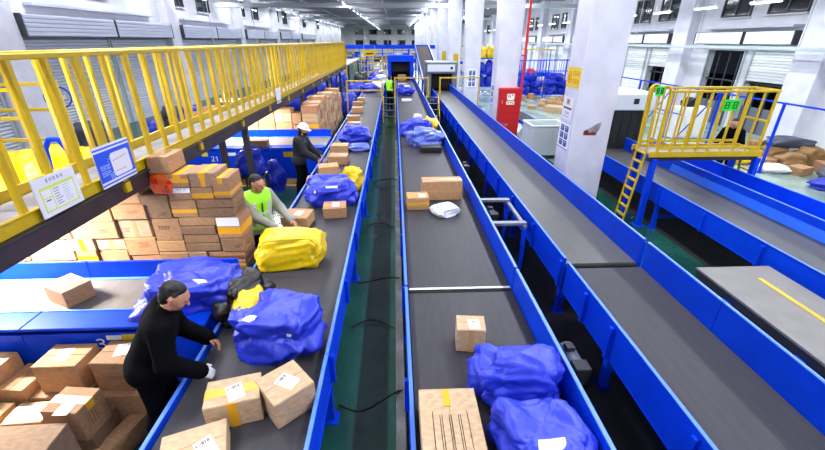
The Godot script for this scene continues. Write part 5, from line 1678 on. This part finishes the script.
	# its flank along the belt
	for c in 9:
		var y := 0.0
		var k := 0
		var top: float = 1.75 - 0.02 * c + [0.0, 0.12, -0.1][c % 3]
		while y < top - 0.1:
			var h: float = minf([0.20, 0.28, 0.24, 0.33][(k + c) % 4], top - y)
			var o := {"tone": [2, 5, 0, 2, 5][(k + c * 2) % 5]}
			if (k + c) % 3 == 0: o.tape = "clear"
			carton(Vector3(-2.62 + [0.0, 0.03, -0.02][(k * 2 + c) % 3], y, -13.16 - c * 0.56), Vector3(0.54, h - 0.003, 0.54), rng.randf_range(-0.05, 0.05), "carton %s in the %s column of the flank along the belt" % [["at the bottom", "second up", "third up", "fourth up", "fifth up", "sixth up", "seventh up", "eighth up", "ninth up"][k], ["first", "second", "third", "fourth", "fifth", "sixth", "seventh", "eighth", "ninth"][c]], o, "cartons of the flank along the belt")
			y += h
			k += 1
	# box on the front ledge of the far cross conveyor and one on its belt
	carton(Vector3(-3.62, 0.955, -10.52), Vector3(0.5, 0.18, 0.22), 0.0, "small carton on the front shelf of the far cross conveyor", {"tone": 3})

# ---------------------------------------------------------------- parcels on the belts
func belt_parcels() -> void:
	var y := 0.803
	# left belt, from far to near
	var B := [
		[-1.64, -19.75, 0.38, 0.22, 0.34, 0.05, 2, "furthest brown carton of the row on the left belt"],
		[-1.70, -18.55, 0.44, 0.20, 0.36, -0.08, 0, "second furthest carton of the row on the left belt"],
		[-1.58, -16.95, 0.45, 0.20, 0.38, 0.04, 2, "carton on the left belt just beyond the paired ones"],
		[-1.56, -14.95, 0.46, 0.20, 0.38, 0.06, 0, "further of two paired cartons on the left belt beyond the far blue sack"],
		[-1.41, -13.68, 0.42, 0.19, 0.34, -0.04, 2, "nearer of two paired cartons on the left belt beyond the far blue sack"],
		[-1.50, -10.53, 0.44, 0.19, 0.36, -0.06, 2, "carton on the left belt beside the flat blue packet"],
		[-1.40, -9.43, 0.44, 0.20, 0.40, -0.05, 0, "carton on the left belt between two others near the helmeted worker"],
		[-1.52, -8.60, 0.44, 0.19, 0.34, 0.25, 2, "slightly turned carton on the left belt near the helmeted worker"],
		[-1.63, -7.80, 0.40, 0.16, 0.34, 0.1, 2, "carton half hidden behind the blue and yellow sacks"],
		[-1.06, -6.26, 0.38, 0.18, 0.34, 0.10, 0, "pale carton in front of the blue sack with two labels"],
		[-1.60, -5.90, 0.42, 0.19, 0.38, -0.12, 2, "carton within reach of the man in the vest, behind the yellow sack"]]
	for i in B.size():
		var q: Array = B[i]
		carton(Vector3(q[0], y, q[1]), Vector3(q[2], q[3], q[4]), q[5], q[7], {"tone": q[6], "tape": "clear", "label": [0.05, 0.0, 0.0]} if i > 8 else {"tone": q[6], "tape": "clear"}, "cartons riding on the left belt")
	sack(Vector3(-1.23, y, -11.7), Vector3(0.86, 0.42, 0.8), 0.2, 1, "sack_blue", "far blue sack on the left belt beyond the flat packet", [], "sacks riding on the left belt")
	sack(Vector3(-1.02, y, -10.7), Vector3(0.52, 0.16, 0.5), 0.1, 2, "sack_pale", "flat pale blue packet on the left belt beside a carton", [], "sacks riding on the left belt", true, 0.5, 0.7, {"called": "packet"})
	sack(Vector3(-1.22, y, -6.95), Vector3(0.90, 0.42, 0.74), 0.15, 3, "sack_blue", "blue sack with two white labels in front of a yellow one", [[Vector3(0.05, 0.75, 0.75), 0.22, 0.22], [Vector3(-0.45, 0.45, 0.8), 0.18, 0.2]], "sacks riding on the left belt")
	sack(Vector3(-0.88, y, -7.6), Vector3(0.36, 0.40, 0.45), -0.4, 4, "sack_yellow", "small yellow sack peeking out behind the blue labelled one", [], "sacks riding on the left belt")
	sack(Vector3(-1.42, y, -4.72), Vector3(0.84, 0.44, 0.60), 0.08, 5, "sack_yellow", "big bright yellow sack on the left belt", [], "sacks riding on the left belt", true, 0.5, 0.55, {"seam": 0.55})
	sack(Vector3(-1.17, y, -3.12), Vector3(0.80, 0.44, 0.62), -0.25, 6, "sack_violet", "big blue sack with white labels just ahead of the two near cartons", [[Vector3(-0.15, 0.85, 0.5), 0.20, 0.26], [Vector3(0.5, 0.5, 0.7), 0.12, 0.16]], "sacks riding on the left belt", true, 0.6, 1.1)
	sack(Vector3(-1.50, y, -3.36), Vector3(0.34, 0.38, 0.50), 0.35, 7, "sack_yellow", "yellow sack squeezed beside the big blue labelled one", [], "sacks riding on the left belt")
	carton(Vector3(-1.30, y, -2.30), Vector3(0.40, 0.24, 0.27), 0.24, "near carton with crossed yellow tape on the left belt", {"tone": 5, "tape": "yellow", "tape_w": 0.09, "vband": ["yellow", 0.07], "label": [0.05, 0.1, 0.3]}, "cartons riding on the left belt")
	carton(Vector3(-0.92, y, -2.36), Vector3(0.34, 0.25, 0.34), 0.72, "near carton turned cornerwise with a white label on top", {"tone": 5, "label": [0.05, 0.05, 0.4]}, "cartons riding on the left belt")
	carton(Vector3(-1.44, y, -1.90), Vector3(0.42, 0.16, 0.30), 0.35, "nearest carton at the very start of the left belt", {"tone": 5, "label": [0.2, 0.2, 0.4]}, "cartons riding on the left belt")
	# the junction: blue sack over a black one
	sack(Vector3(-2.18, 0.905, -3.66), Vector3(0.96, 0.40, 0.66), 0.2, 8, "sack_blue", "big blue sack sliding off the near cross conveyor onto the belt", [[Vector3(0.12, 0.85, 0.40), 0.15, 0.26]], "", true, 0.6, 1.1)
	sack(Vector3(-1.70, y, -3.66), Vector3(0.38, 0.40, 0.62), -0.5, 9, "sack_black", "black sack lying against the big blue one at the junction", [], "", true, 0.6, 1.1)
	# the tumbling box on the cross conveyor
	carton(Vector3(-3.62, 0.905, -3.80), Vector3(0.36, 0.20, 0.28), -0.45, "lone carton with a white label on the near cross conveyor", {"tone": 0, "label": [0.0, 0.0, 0.2]})
	# middle belt
	carton(Vector3(0.83, y, -7.0), Vector3(0.74, 0.36, 0.30), 0.03, "wide upright carton on the middle belt", {"tone": 2, "tape": "clear", "band": ["clear", 0.5, 0.03]}, "cartons riding on the middle belt")
	carton(Vector3(0.36, y, -6.56), Vector3(0.38, 0.22, 0.32), 0.04, "square carton beside the wide one on the middle belt", {"tone": 2, "tape": "yellow", "band": ["yellow", 0.5, 0.05], "label": [0.2, 0.1, 0.0]}, "cartons riding on the middle belt")
	sack(Vector3(0.82, y, -6.25), Vector3(0.42, 0.16, 0.36), 0.5, 12, "sack_white", "flat white packet in front of the wide carton", [], "", true, 0.45, 0.6, {"called": "packet"})
	sack(Vector3(0.66, y, -12.5), Vector3(0.95, 0.46, 0.8), 0.1, 13, "sack_violet", "blue sack beside the yellow one on the middle belt", [], "sacks riding on the middle belt")
	sack(Vector3(1.12, y, -12.75), Vector3(0.42, 0.48, 0.6), -0.2, 14, "sack_yellow", "yellow sack wedged beside the blue one on the middle belt", [], "sacks riding on the middle belt")
	sack(Vector3(0.82, y, -11.2), Vector3(0.92, 0.44, 0.75), 0.3, 15, "sack_pale", "pale blue sack behind the flat black box", [[Vector3(0.1, 0.7, 0.6), 0.2, 0.12]], "sacks riding on the middle belt")
	var bb := thing("flat_case", "flat black case in front of the pale blue sack", "case", Vector3(0.92, y, -10.45), 0.05)
	bx(bb, "case_base", Vector3(0, 0.05, 0), Vector3(0.54, 0.10, 0.36), M.black, 0.01)
	bx(bb, "case_lid", Vector3(0, 0.12, 0), Vector3(0.55, 0.035, 0.37), M.black, 0.01)
	sack(Vector3(0.82, y, -15.4), Vector3(0.28, 0.16, 0.26), 0.3, 16, "sack_white", "tiny white packet alone on the middle belt", [], "", true, 0.45, 0.6, {"called": "packet"})
	sack(Vector3(0.56, y, -22.6), Vector3(0.8, 0.5, 0.8), 0.3, 17, "sack_blue", "far blue sack on the middle belt near the blue tunnel", [[Vector3(0, 0.8, 0.4), 0.4, 0.3]], "sacks riding on the middle belt")
	sack(Vector3(0.55, y, -20.2), Vector3(0.5, 0.10, 0.5), 0.0, 18, "sack_white", "flat white packet by the yellow bars on the middle belt", [], "", true, 0.45, 0.5, {"called": "packet"})
	carton(Vector3(0.45, y, -26.2), Vector3(0.6, 0.26, 0.5), 0.0, "carton on the middle belt just before the blue tunnel", {"tone": 5, "label": [0, 0, 0]}, "cartons riding on the middle belt")
	carton(Vector3(0.50, y, -31.0), Vector3(0.6, 0.40, 0.5), 0.0, "carton inside the mouth of the blue tunnel", {"tone": 0}, "cartons riding on the middle belt")
	carton(Vector3(0.68, y, -3.0), Vector3(0.27, 0.26, 0.22), -0.10, "carton with a white label in front of the big near blue sack", {"tone": 5, "vband": ["clear", 0.05], "label": [0.1, 0.1, 0.1]}, "cartons riding on the middle belt")
	sack(Vector3(0.95, y, -2.40), Vector3(0.70, 0.38, 0.46), -0.15, 19, "sack_violet", "big near blue sack behind the white labelled one on the middle belt", [], "sacks riding on the middle belt", true, 0.6, 1.1)
	sack(Vector3(0.98, y, -1.84), Vector3(0.62, 0.36, 0.56), 0.15, 20, "sack_violet", "nearest blue sack with a square white label on the middle belt", [[Vector3(-0.10, 0.92, 0.42), 0.26, 0.30]], "sacks riding on the middle belt", true, 0.6, 1.0)
	carton(Vector3(0.36, y, -1.98), Vector3(0.44, 0.20, 0.60), 0.0, "big flat carton with dark lines and yellow tape stub on top", {"tone": 5, "ink_top": "ink_lines", "called": "carton"}, "cartons riding on the middle belt")
	var st := get_node("carton_%03d" % counts["carton"]) as Node3D
	bx(st, "tape", Vector3(-0.01, 0.204, -0.21), Vector3(0.05, 0.003, 0.16), M.tape_yellow, 0.0)

# ---------------------------------------------------------------- the far end of the belts
func yellow_bars(label: String, at: Vector3, w: float, h: float, rails: Array) -> void:
	var t := thing("yellow_barrier", label, "barrier", at)
	for k in [-1, 1]:
		bx(t, "post", Vector3(k * w / 2, h / 2, 0), Vector3(0.06, h, 0.06), M.yellow, 0.005)
	for y in rails:
		bx(t, "rail", Vector3(0, y, 0), Vector3(w, 0.06, 0.06), M.yellow, 0.005)

func steps(label: String, at: Vector3, w: float) -> void:
	var t := thing("crossing_steps", label, "steps", at)
	for i in 4:
		bx(t, "tread", Vector3(0, 0.25 + i * 0.25, -i * 0.28), Vector3(w - 0.08, 0.04, 0.26), M.dark_steel, 0.004)
		bx(t, "nosing", Vector3(0, 0.25 + i * 0.25, 0.125 - i * 0.28), Vector3(w - 0.08, 0.05, 0.02), M.black, 0.002)
	for k in [-1, 1]:
		var s := Mb.new()
		s.bar(Vector3(k * (w / 2 - 0.02), 0.02, 0.25), Vector3(k * (w / 2 - 0.02), 1.05, -0.95), 0.04, 0.12, Vector3.UP, 0.004)
		part(t, "stringer", s, M.yellow)
		bx(t, "upright", Vector3(k * (w / 2 - 0.02), 0.52, -0.98), Vector3(0.05, 1.04, 0.05), M.yellow, 0.004)

func far_end() -> void:
	yellow_bars("double yellow bars across the left belt before the end gate", Vector3(-1.5, 0, -20.4), 1.72, 1.75, [1.72, 1.28])
	yellow_bars("yellow bar frame across the middle belt", Vector3(0.78, 0, -20.0), 1.60, 1.92, [1.88])
	yellow_bars("yellow bar frame across the pale belt before the scanner", Vector3(3.08, 0, -20.0), 1.88, 1.92, [1.88])
	steps("yellow and black steps in the gap between left and middle belts", Vector3(-0.30, 0, -18.9), 0.60)
	steps("yellow and black steps in the gap between middle and pale belts", Vector3(1.78, 0, -19.0), 0.60)
	# grey parcel scanner over the pale belt
	var t := thing("parcel_scanner", "grey parcel scanner with a white front panel at the end of the pale belt", "scanner", Vector3(2.72, 0, -25.6))
	for k in [-1, 1]:
		bx(t, "side_cabinet", Vector3(k * 0.76, 1.0, 0), Vector3(0.28, 2.0, 2.2), M.machine_grey, 0.02)
	bx(t, "top_cabinet", Vector3(0, 2.05, 0), Vector3(1.82, 0.62, 2.3), M.machine_grey, 0.03)
	bx(t, "front_panel", Vector3(-0.05, 2.05, 1.16), Vector3(1.6, 0.38, 0.03), M.machine, 0.01, "white front panel")
	bx(t, "panel_button", Vector3(0.55, 2.05, 1.18), Vector3(0.14, 0.14, 0.03), M.black, 0.01)
	bx(t, "back_wall", Vector3(0, 0.95, -1.0), Vector3(1.3, 1.7, 0.05), M.black, 0.0)
	for i in 7:
		bx(t, "curtain_strip", Vector3(-0.54 + i * 0.18, 1.32, 0.6), Vector3(0.17, 0.9, 0.012), M.rubber, 0.003)
	# blue tunnel over the middle belt
	t = thing("scan_tunnel", "blue scanning tunnel over the end of the middle belt", "tunnel", Vector3(0.42, 0, -32.4))
	for k in [-1, 1]:
		bx(t, "side_wall", Vector3(k * 0.82, 1.15, 0), Vector3(0.26, 2.3, 2.0), M.blue, 0.02)
	bx(t, "roof", Vector3(0, 2.28, 0), Vector3(1.94, 0.42, 2.1), M.blue, 0.02)
	bx(t, "back_wall", Vector3(0, 1.2, -0.95), Vector3(1.4, 1.9, 0.06), M.black, 0.0)
	for i in 6:
		bx(t, "curtain_strip", Vector3(-0.55 + i * 0.22, 1.72, 0.5), Vector3(0.20, 0.7, 0.012), M.rubber, 0.003)
	# inclined belt and the overhead belt that it feeds
	t = thing("inclined_conveyor", "inclined blue railed belt rising to the overhead conveyor", "conveyor", Vector3(2.42, 0, -33.2))
	var a := Vector3(0, 0.95, 5.9)
	var b := Vector3(0, 3.0, -6.2)
	var mb := Mb.new()
	mb.bar(a, b, 1.16, 0.06, Vector3.UP, 0.01)
	part(t, "belt", mb, M.belt_matte)
	for k in [-1, 1]:
		mb = Mb.new()
		mb.bar(a + Vector3(k * 0.60, 0.06, 0), b + Vector3(k * 0.60, 0.06, 0), 0.05, 0.36, Vector3.UP, 0.01)
		part(t, "side_panel", mb, M.blue)
		mb = Mb.new()
		mb.bar(a + Vector3(k * 0.60, 0.25, 0), b + Vector3(k * 0.60, 0.25, 0), 0.07, 0.02, Vector3.UP, 0.0)
		part(t, "rail_edge", mb, M.blue_edge)
		for q in [0.12, 0.5, 0.9]:
			var p: Vector3 = a.lerp(b, q)
			bx(t, "leg", Vector3(p.x + k * 0.55, p.y / 2, p.z), Vector3(0.10, p.y - 0.05, 0.10), M.blue, 0.0)
	t = thing("overhead_conveyor", "blue overhead conveyor crossing the hall behind the tunnel", "conveyor", Vector3(-1.6, 0, -40.0))
	bx(t, "belt", Vector3(0, 2.95, 0), Vector3(10.4, 0.05, 0.9), M.belt, 0.0)
	for k in [-1, 1]:
		bx(t, "side_panel", Vector3(0, 2.96, k * 0.5), Vector3(10.6, 0.32, 0.06), M.blue, 0.01)
	for i in 6:
		for k in [-1, 1]:
			bx(t, "leg", Vector3(-4.9 + i * 1.95, 1.38, k * 0.45), Vector3(0.12, 2.76, 0.12), M.yellow if i % 2 else M.blue, 0.0)
	for i in 11:
		bx(t, "guard_rail_post", Vector3(-5.0 + i, 3.5, 0.52), Vector3(0.04, 0.6, 0.04), M.pipe, 0.0)
	# yellow plate and frames under the overhead conveyor
	t = thing("yellow_plate", "yellow warning board hung under the overhead conveyor", "sign", Vector3(-2.3, 2.45, -39.43))
	bx(t, "board", Vector3.ZERO, Vector3(1.1, 0.55, 0.05), M.yellow, 0.005)
	bx(t, "lettering_bar", Vector3(0, -0.05, 0.03), Vector3(0.7, 0.12, 0.01), M.black, 0.0)
	for k in [-1, 1]:
		bx(t, "hanger", Vector3(k * 0.5, 0.4, 0), Vector3(0.04, 0.45, 0.04), M.steel, 0.0)
	for i in 3:
		yellow_bars("yellow tubular frame %s" % ["behind the double yellow bars of the left belt", "beside the blue tunnel", "under the yellow warning board"][i], Vector3([-1.25, -0.65, -2.2][i], 0, [-30.0, -33.5, -36.5][i]), [1.3, 0.6, 1.9][i], [2.2, 2.4, 2.0][i], [2.1, 1.5])
	# sacks and bins heaped at the far end of the left belt
	for i in 20:
		var x: float = [-2.42, -4.5, -2.42, -5.6, -6.7][i % 5] + rng.randf_range(-0.06, 0.06)
		var z := -21.0 - i * 0.70 + (-4.2 if i % 5 == 1 else 0.0)
		sack(Vector3(x, rng.randf_range(0.0, 0.0), z), Vector3(0.85, rng.randf_range(0.8, 1.5), 0.85), i * 0.7, 700 + i, ["sack_blue", "sack_blue", "sack_black", "sack_blue", "sack_grey"][i % 5], "%s sack, %s of the far heap beyond the walkway end" % [["blue", "blue", "black", "blue", "grey"][i % 5], ORD[i]], [], "sacks heaped beyond the walkway", false)
	for i in 8:
		sack(Vector3([-1.5, -1.0, -1.3][i % 3], 0.803, -24.0 - i * 1.6), Vector3(0.9, 0.45, 0.8), i * 0.9, 740 + i, ["sack_blue", "sack_white", "sack_blue"][i % 3], "%s sack, %s on the far continuation of the left belt" % [["blue", "white", "blue"][i % 3], ORD[i]], [], "sacks on the far belt", false)
	# racks and machines of the deep background
	for i in 7:
		t = thing("storage_bay", "distant steel storage bay with coloured panels, %s past the overhead conveyor" % ["first", "second", "third", "fourth", "fifth", "sixth", "seventh"][i], "rack", Vector3([-6.5, -1.8, 0.4, -9.0, -4.0, 1.6, -7.0][i], 0, [-44.0, -46.0, -50.0, -52.0, -58.0, -62.0, -68.0][i]))
		for k in 4:
			bx(t, "upright", Vector3(-1.5 + k, 1.4, 0), Vector3(0.10, 2.8, 0.10), [M.blue, M.yellow, M.pipe][(k + i) % 3], 0.0)
		for y in [0.6, 1.4, 2.2, 2.8]:
			bx(t, "shelf", Vector3(0, y, -0.3), Vector3(3.2, 0.08, 0.7), M.blue if i % 2 else M.pipe, 0.0)
		for k in 6:
			bx(t, "bin", Vector3(-1.3 + (k % 3) * 1.2, [0.86, 1.66][k / 3], -0.3), Vector3(0.8, 0.44, 0.5), [M.card2, M.blue, M.white, M.blue, M.card0, M.black][(k + i) % 6], 0.02)

# ---------------------------------------------------------------- behind the walkway
func left_back() -> void:
	# drum fan on a stand
	var t := thing("drum_fan", "round blue rimmed fan on a stand behind the walkway", "fan", Vector3(-9.0, 0, -11.4), 0.6)
	bx(t, "base", Vector3(0, 0.03, 0), Vector3(0.7, 0.06, 0.7), M.black, 0.01)
	var mb := Mb.new()
	mb.tube(Vector3(0, 0.06, 0), Vector3(0, 1.86, 0), 0.035, 10)
	part(t, "pole", mb, M.dark_steel)
	mb = Mb.new()
	mb.lathe([Vector2(0.25, -0.10), Vector2(0.29, -0.10), Vector2(0.29, 0.10), Vector2(0.25, 0.10), Vector2(0.25, -0.10)], 28, Transform3D(Basis(Vector3.RIGHT, PI / 2), Vector3(0, 2.12, 0)))
	part(t, "shroud", mb, M.blue, "dark blue shroud")
	for i in 5:
		mb = Mb.new()
		var a := TAU * i / 5
		mb.bar(Vector3(cos(a) * 0.06, 2.12 + sin(a) * 0.06, 0), Vector3(cos(a) * 0.24, 2.12 + sin(a) * 0.24, 0), 0.14, 0.02, Vector3(-sin(a) * 0.4, cos(a) * 0.4, 0.9), 0.004)
		part(t, "blade", mb, M.white)
	mb = Mb.new()
	mb.ball(Vector3(0, 2.12, 0.02), Vector3(0.09, 0.09, 0.07))
	part(t, "hub", mb, M.white)
	for i in 4:
		mb = Mb.new()
		var r := 0.08 + 0.06 * i
		var pts := []
		for k in 25:
			pts.append(Vector3(cos(TAU * k / 24) * r, 2.12 + sin(TAU * k / 24) * r, 0.13))
		mb.path(pts, 0.006, 4)
		part(t, "guard_ring", mb, M.steel)
	# tall yellow mobile stair
	t = thing("mobile_stair", "tall yellow tubular stair frame standing behind the walkway", "stair", Vector3(-6.3, 0, -6.6), 0.1)
	for a in [-1, 1]:
		for b in [-1, 1]:
			bx(t, "upright", Vector3(a * 0.75, 1.45, b * 0.45), Vector3(0.06, 2.9, 0.06), M.yellow, 0.005)
		for y in [0.5, 1.2, 1.95, 2.45, 2.85]:
			bx(t, "cross_bar", Vector3(0, y, a * 0.45), Vector3(1.5, 0.05, 0.05), M.yellow, 0.004)
	for i in 5:
		bx(t, "tread", Vector3(-0.5 + i * 0.25, 0.35 + i * 0.35, 0), Vector3(0.24, 0.03, 0.86), M.deck, 0.003)
	# yellow lit sacks and a blue hand truck just behind the walkway
	for i in 6:
		sack(Vector3(-4.55 - (i % 3) * 0.62, [0.0, 1.0][i / 3], -5.95), Vector3(0.7, 1.02, 0.6), i, 800 + i, "sack_yellow", "tall yellow sack, %s in the %s layer behind the walkway" % [ORD[i % 3], ["bottom", "top"][i / 3]], [], "yellow sacks behind the walkway", false, 0.45, 0.7)
	t = thing("hand_truck", "blue tubular hand truck with a bent handle behind the walkway", "hand truck", Vector3(-4.42, 0, -5.28))
	mb = Mb.new()
	mb.path([Vector3(-0.22, 0.05, 0), Vector3(-0.20, 1.7, 0), Vector3(-0.14, 2.22, 0), Vector3(-0.06, 2.34, 0), Vector3(0.06, 2.34, 0), Vector3(0.12, 2.22, 0), Vector3(0.22, 1.7, 0), Vector3(0.24, 0.05, 0)], 0.03, 10)
	part(t, "handle_frame", mb, M.blue)
	bx(t, "toe_plate", Vector3(0, 0.02, 0.1), Vector3(0.5, 0.02, 0.24), M.blue, 0.003)
	for k in [-1, 1]:
		mb = Mb.new()
		mb.tube(Vector3(k * 0.27, 0.1, -0.06), Vector3(k * 0.33, 0.1, -0.06), 0.1, 16)
		part(t, "wheel", mb, M.rubber)
	# heaps of blue and dark sacks between the walkway and the shutters
	for i in 8:
		sack(Vector3(-7.0 - (i % 4) * 1.2, 0, -14.4 - (i / 4) * 4.6 - (i % 3) * 0.8), Vector3(0.95, rng.randf_range(0.6, 1.0), 0.85), i * 1.1, 830 + i, ["sack_blue", "sack_black", "sack_blue", "sack_grey"][i % 4], "%s sack, %s of the heap between walkway and shutters" % [["blue", "black", "blue", "grey"][i % 4], ORD[i]], [], "sacks between walkway and shutters", false)
	# blue sacks hung on the walkway post
	sack(Vector3(-3.42, 0.62, -9.2), Vector3(0.55, 0.62, 0.5), 0.2, 31, "sack_blue", "blue sack bundle hanging by the walkway posts", [], "", true, 0.6, 1.1, {"called": "sack_bundle"})
	var st := thing("trolley", "small dark trolley carrying the blue sack bundle by the posts", "trolley", Vector3(-3.42, 0, -9.2))
	bx(st, "shelf", Vector3(0, 0.59, 0), Vector3(0.6, 0.04, 0.5), M.black, 0.004)
	for a in [-1, 1]:
		for b in [-1, 1]:
			bx(st, "leg", Vector3(a * 0.26, 0.33, b * 0.2), Vector3(0.04, 0.5, 0.04), M.black, 0.003)
			var w := Mb.new()
			w.tube(Vector3(a * 0.26 - 0.015, 0.045, b * 0.2), Vector3(a * 0.26 + 0.015, 0.045, b * 0.2), 0.045, 12)
			part(st, "wheel", w, M.rubber)
	sack(Vector3(-3.1, 0.0, -9.75), Vector3(0.4, 0.75, 0.4), 0.9, 32, "sack_blue", "upright blue sack on the floor beside the dark trolley", [], "", true, 0.6, 1.1)

# ---------------------------------------------------------------- people
func people() -> void:
	person("person in a lime safety vest over a grey jacket reaching for a carton", Vector3(-2.10, 0, -5.52), deg_to_rad(48), {
		"lean": 0.12, "look": 0.35, "nod": 0.25, "hands": [Vector3(0.30, 1.04, 0.40), Vector3(0.02, 1.02, 0.42)], "jacket": "cloth_grey", "jacket_label": "grey patterned jacket", "vest": true, "glove": 1, "step": 0.06, "scale": 1.03, "bulk": 0.004})
	person("person in a white helmet and dark jacket bending over the belt", Vector3(-2.30, 0, -9.30), deg_to_rad(84), {
		"lean": 0.16, "nod": 0.35, "hands": [Vector3(0.16, 1.00, 0.43), Vector3(-0.14, 0.98, 0.42)], "jacket": "cloth_navy", "jacket_label": "dark blue-grey jacket", "helmet": true, "mask": true, "long_hair": true, "step": 0.05, "scale": 1.02, "bulk": 0.02})
	person("person in black with short black hair leaning over the belt edge", Vector3(-2.19, 0, -2.70), deg_to_rad(112), {
		"lean": 0.45, "look": -0.30, "nod": 0.55, "hands": [Vector3(0.12, 0.95, 0.46), Vector3(-0.24, 0.90, 0.40)], "jacket": "cloth_black", "jacket_label": "black long-sleeved jacket", "glove": 1, "step": 0.08, "scale": 1.03, "bulk": 0.016})
	person("distant person in a lime vest standing between the far belts", Vector3(-0.32, 0, -23.2), deg_to_rad(150), {
		"far": true, "lean": 0.05, "hands": [Vector3(0.26, 0.95, 0.2), Vector3(-0.26, 0.95, 0.2)], "jacket": "cloth_navy", "vest": true})
	person("distant person in dark clothes behind the flank of cartons", Vector3(-3.15, 0, -19.6), deg_to_rad(40), {
		"far": true, "lean": 0.08, "nod": 0.2, "hands": [Vector3(0.2, 1.0, 0.35), Vector3(-0.2, 1.0, 0.35)], "jacket": "cloth_navy"})
	person("person in black standing behind the yellow crossover platform", Vector3(8.7, 0, -9.9), deg_to_rad(-60), {
		"far": true, "lean": 0.15, "nod": 0.3, "hands": [Vector3(0.2, 1.0, 0.35), Vector3(-0.2, 1.0, 0.35)], "jacket": "cloth_black"})
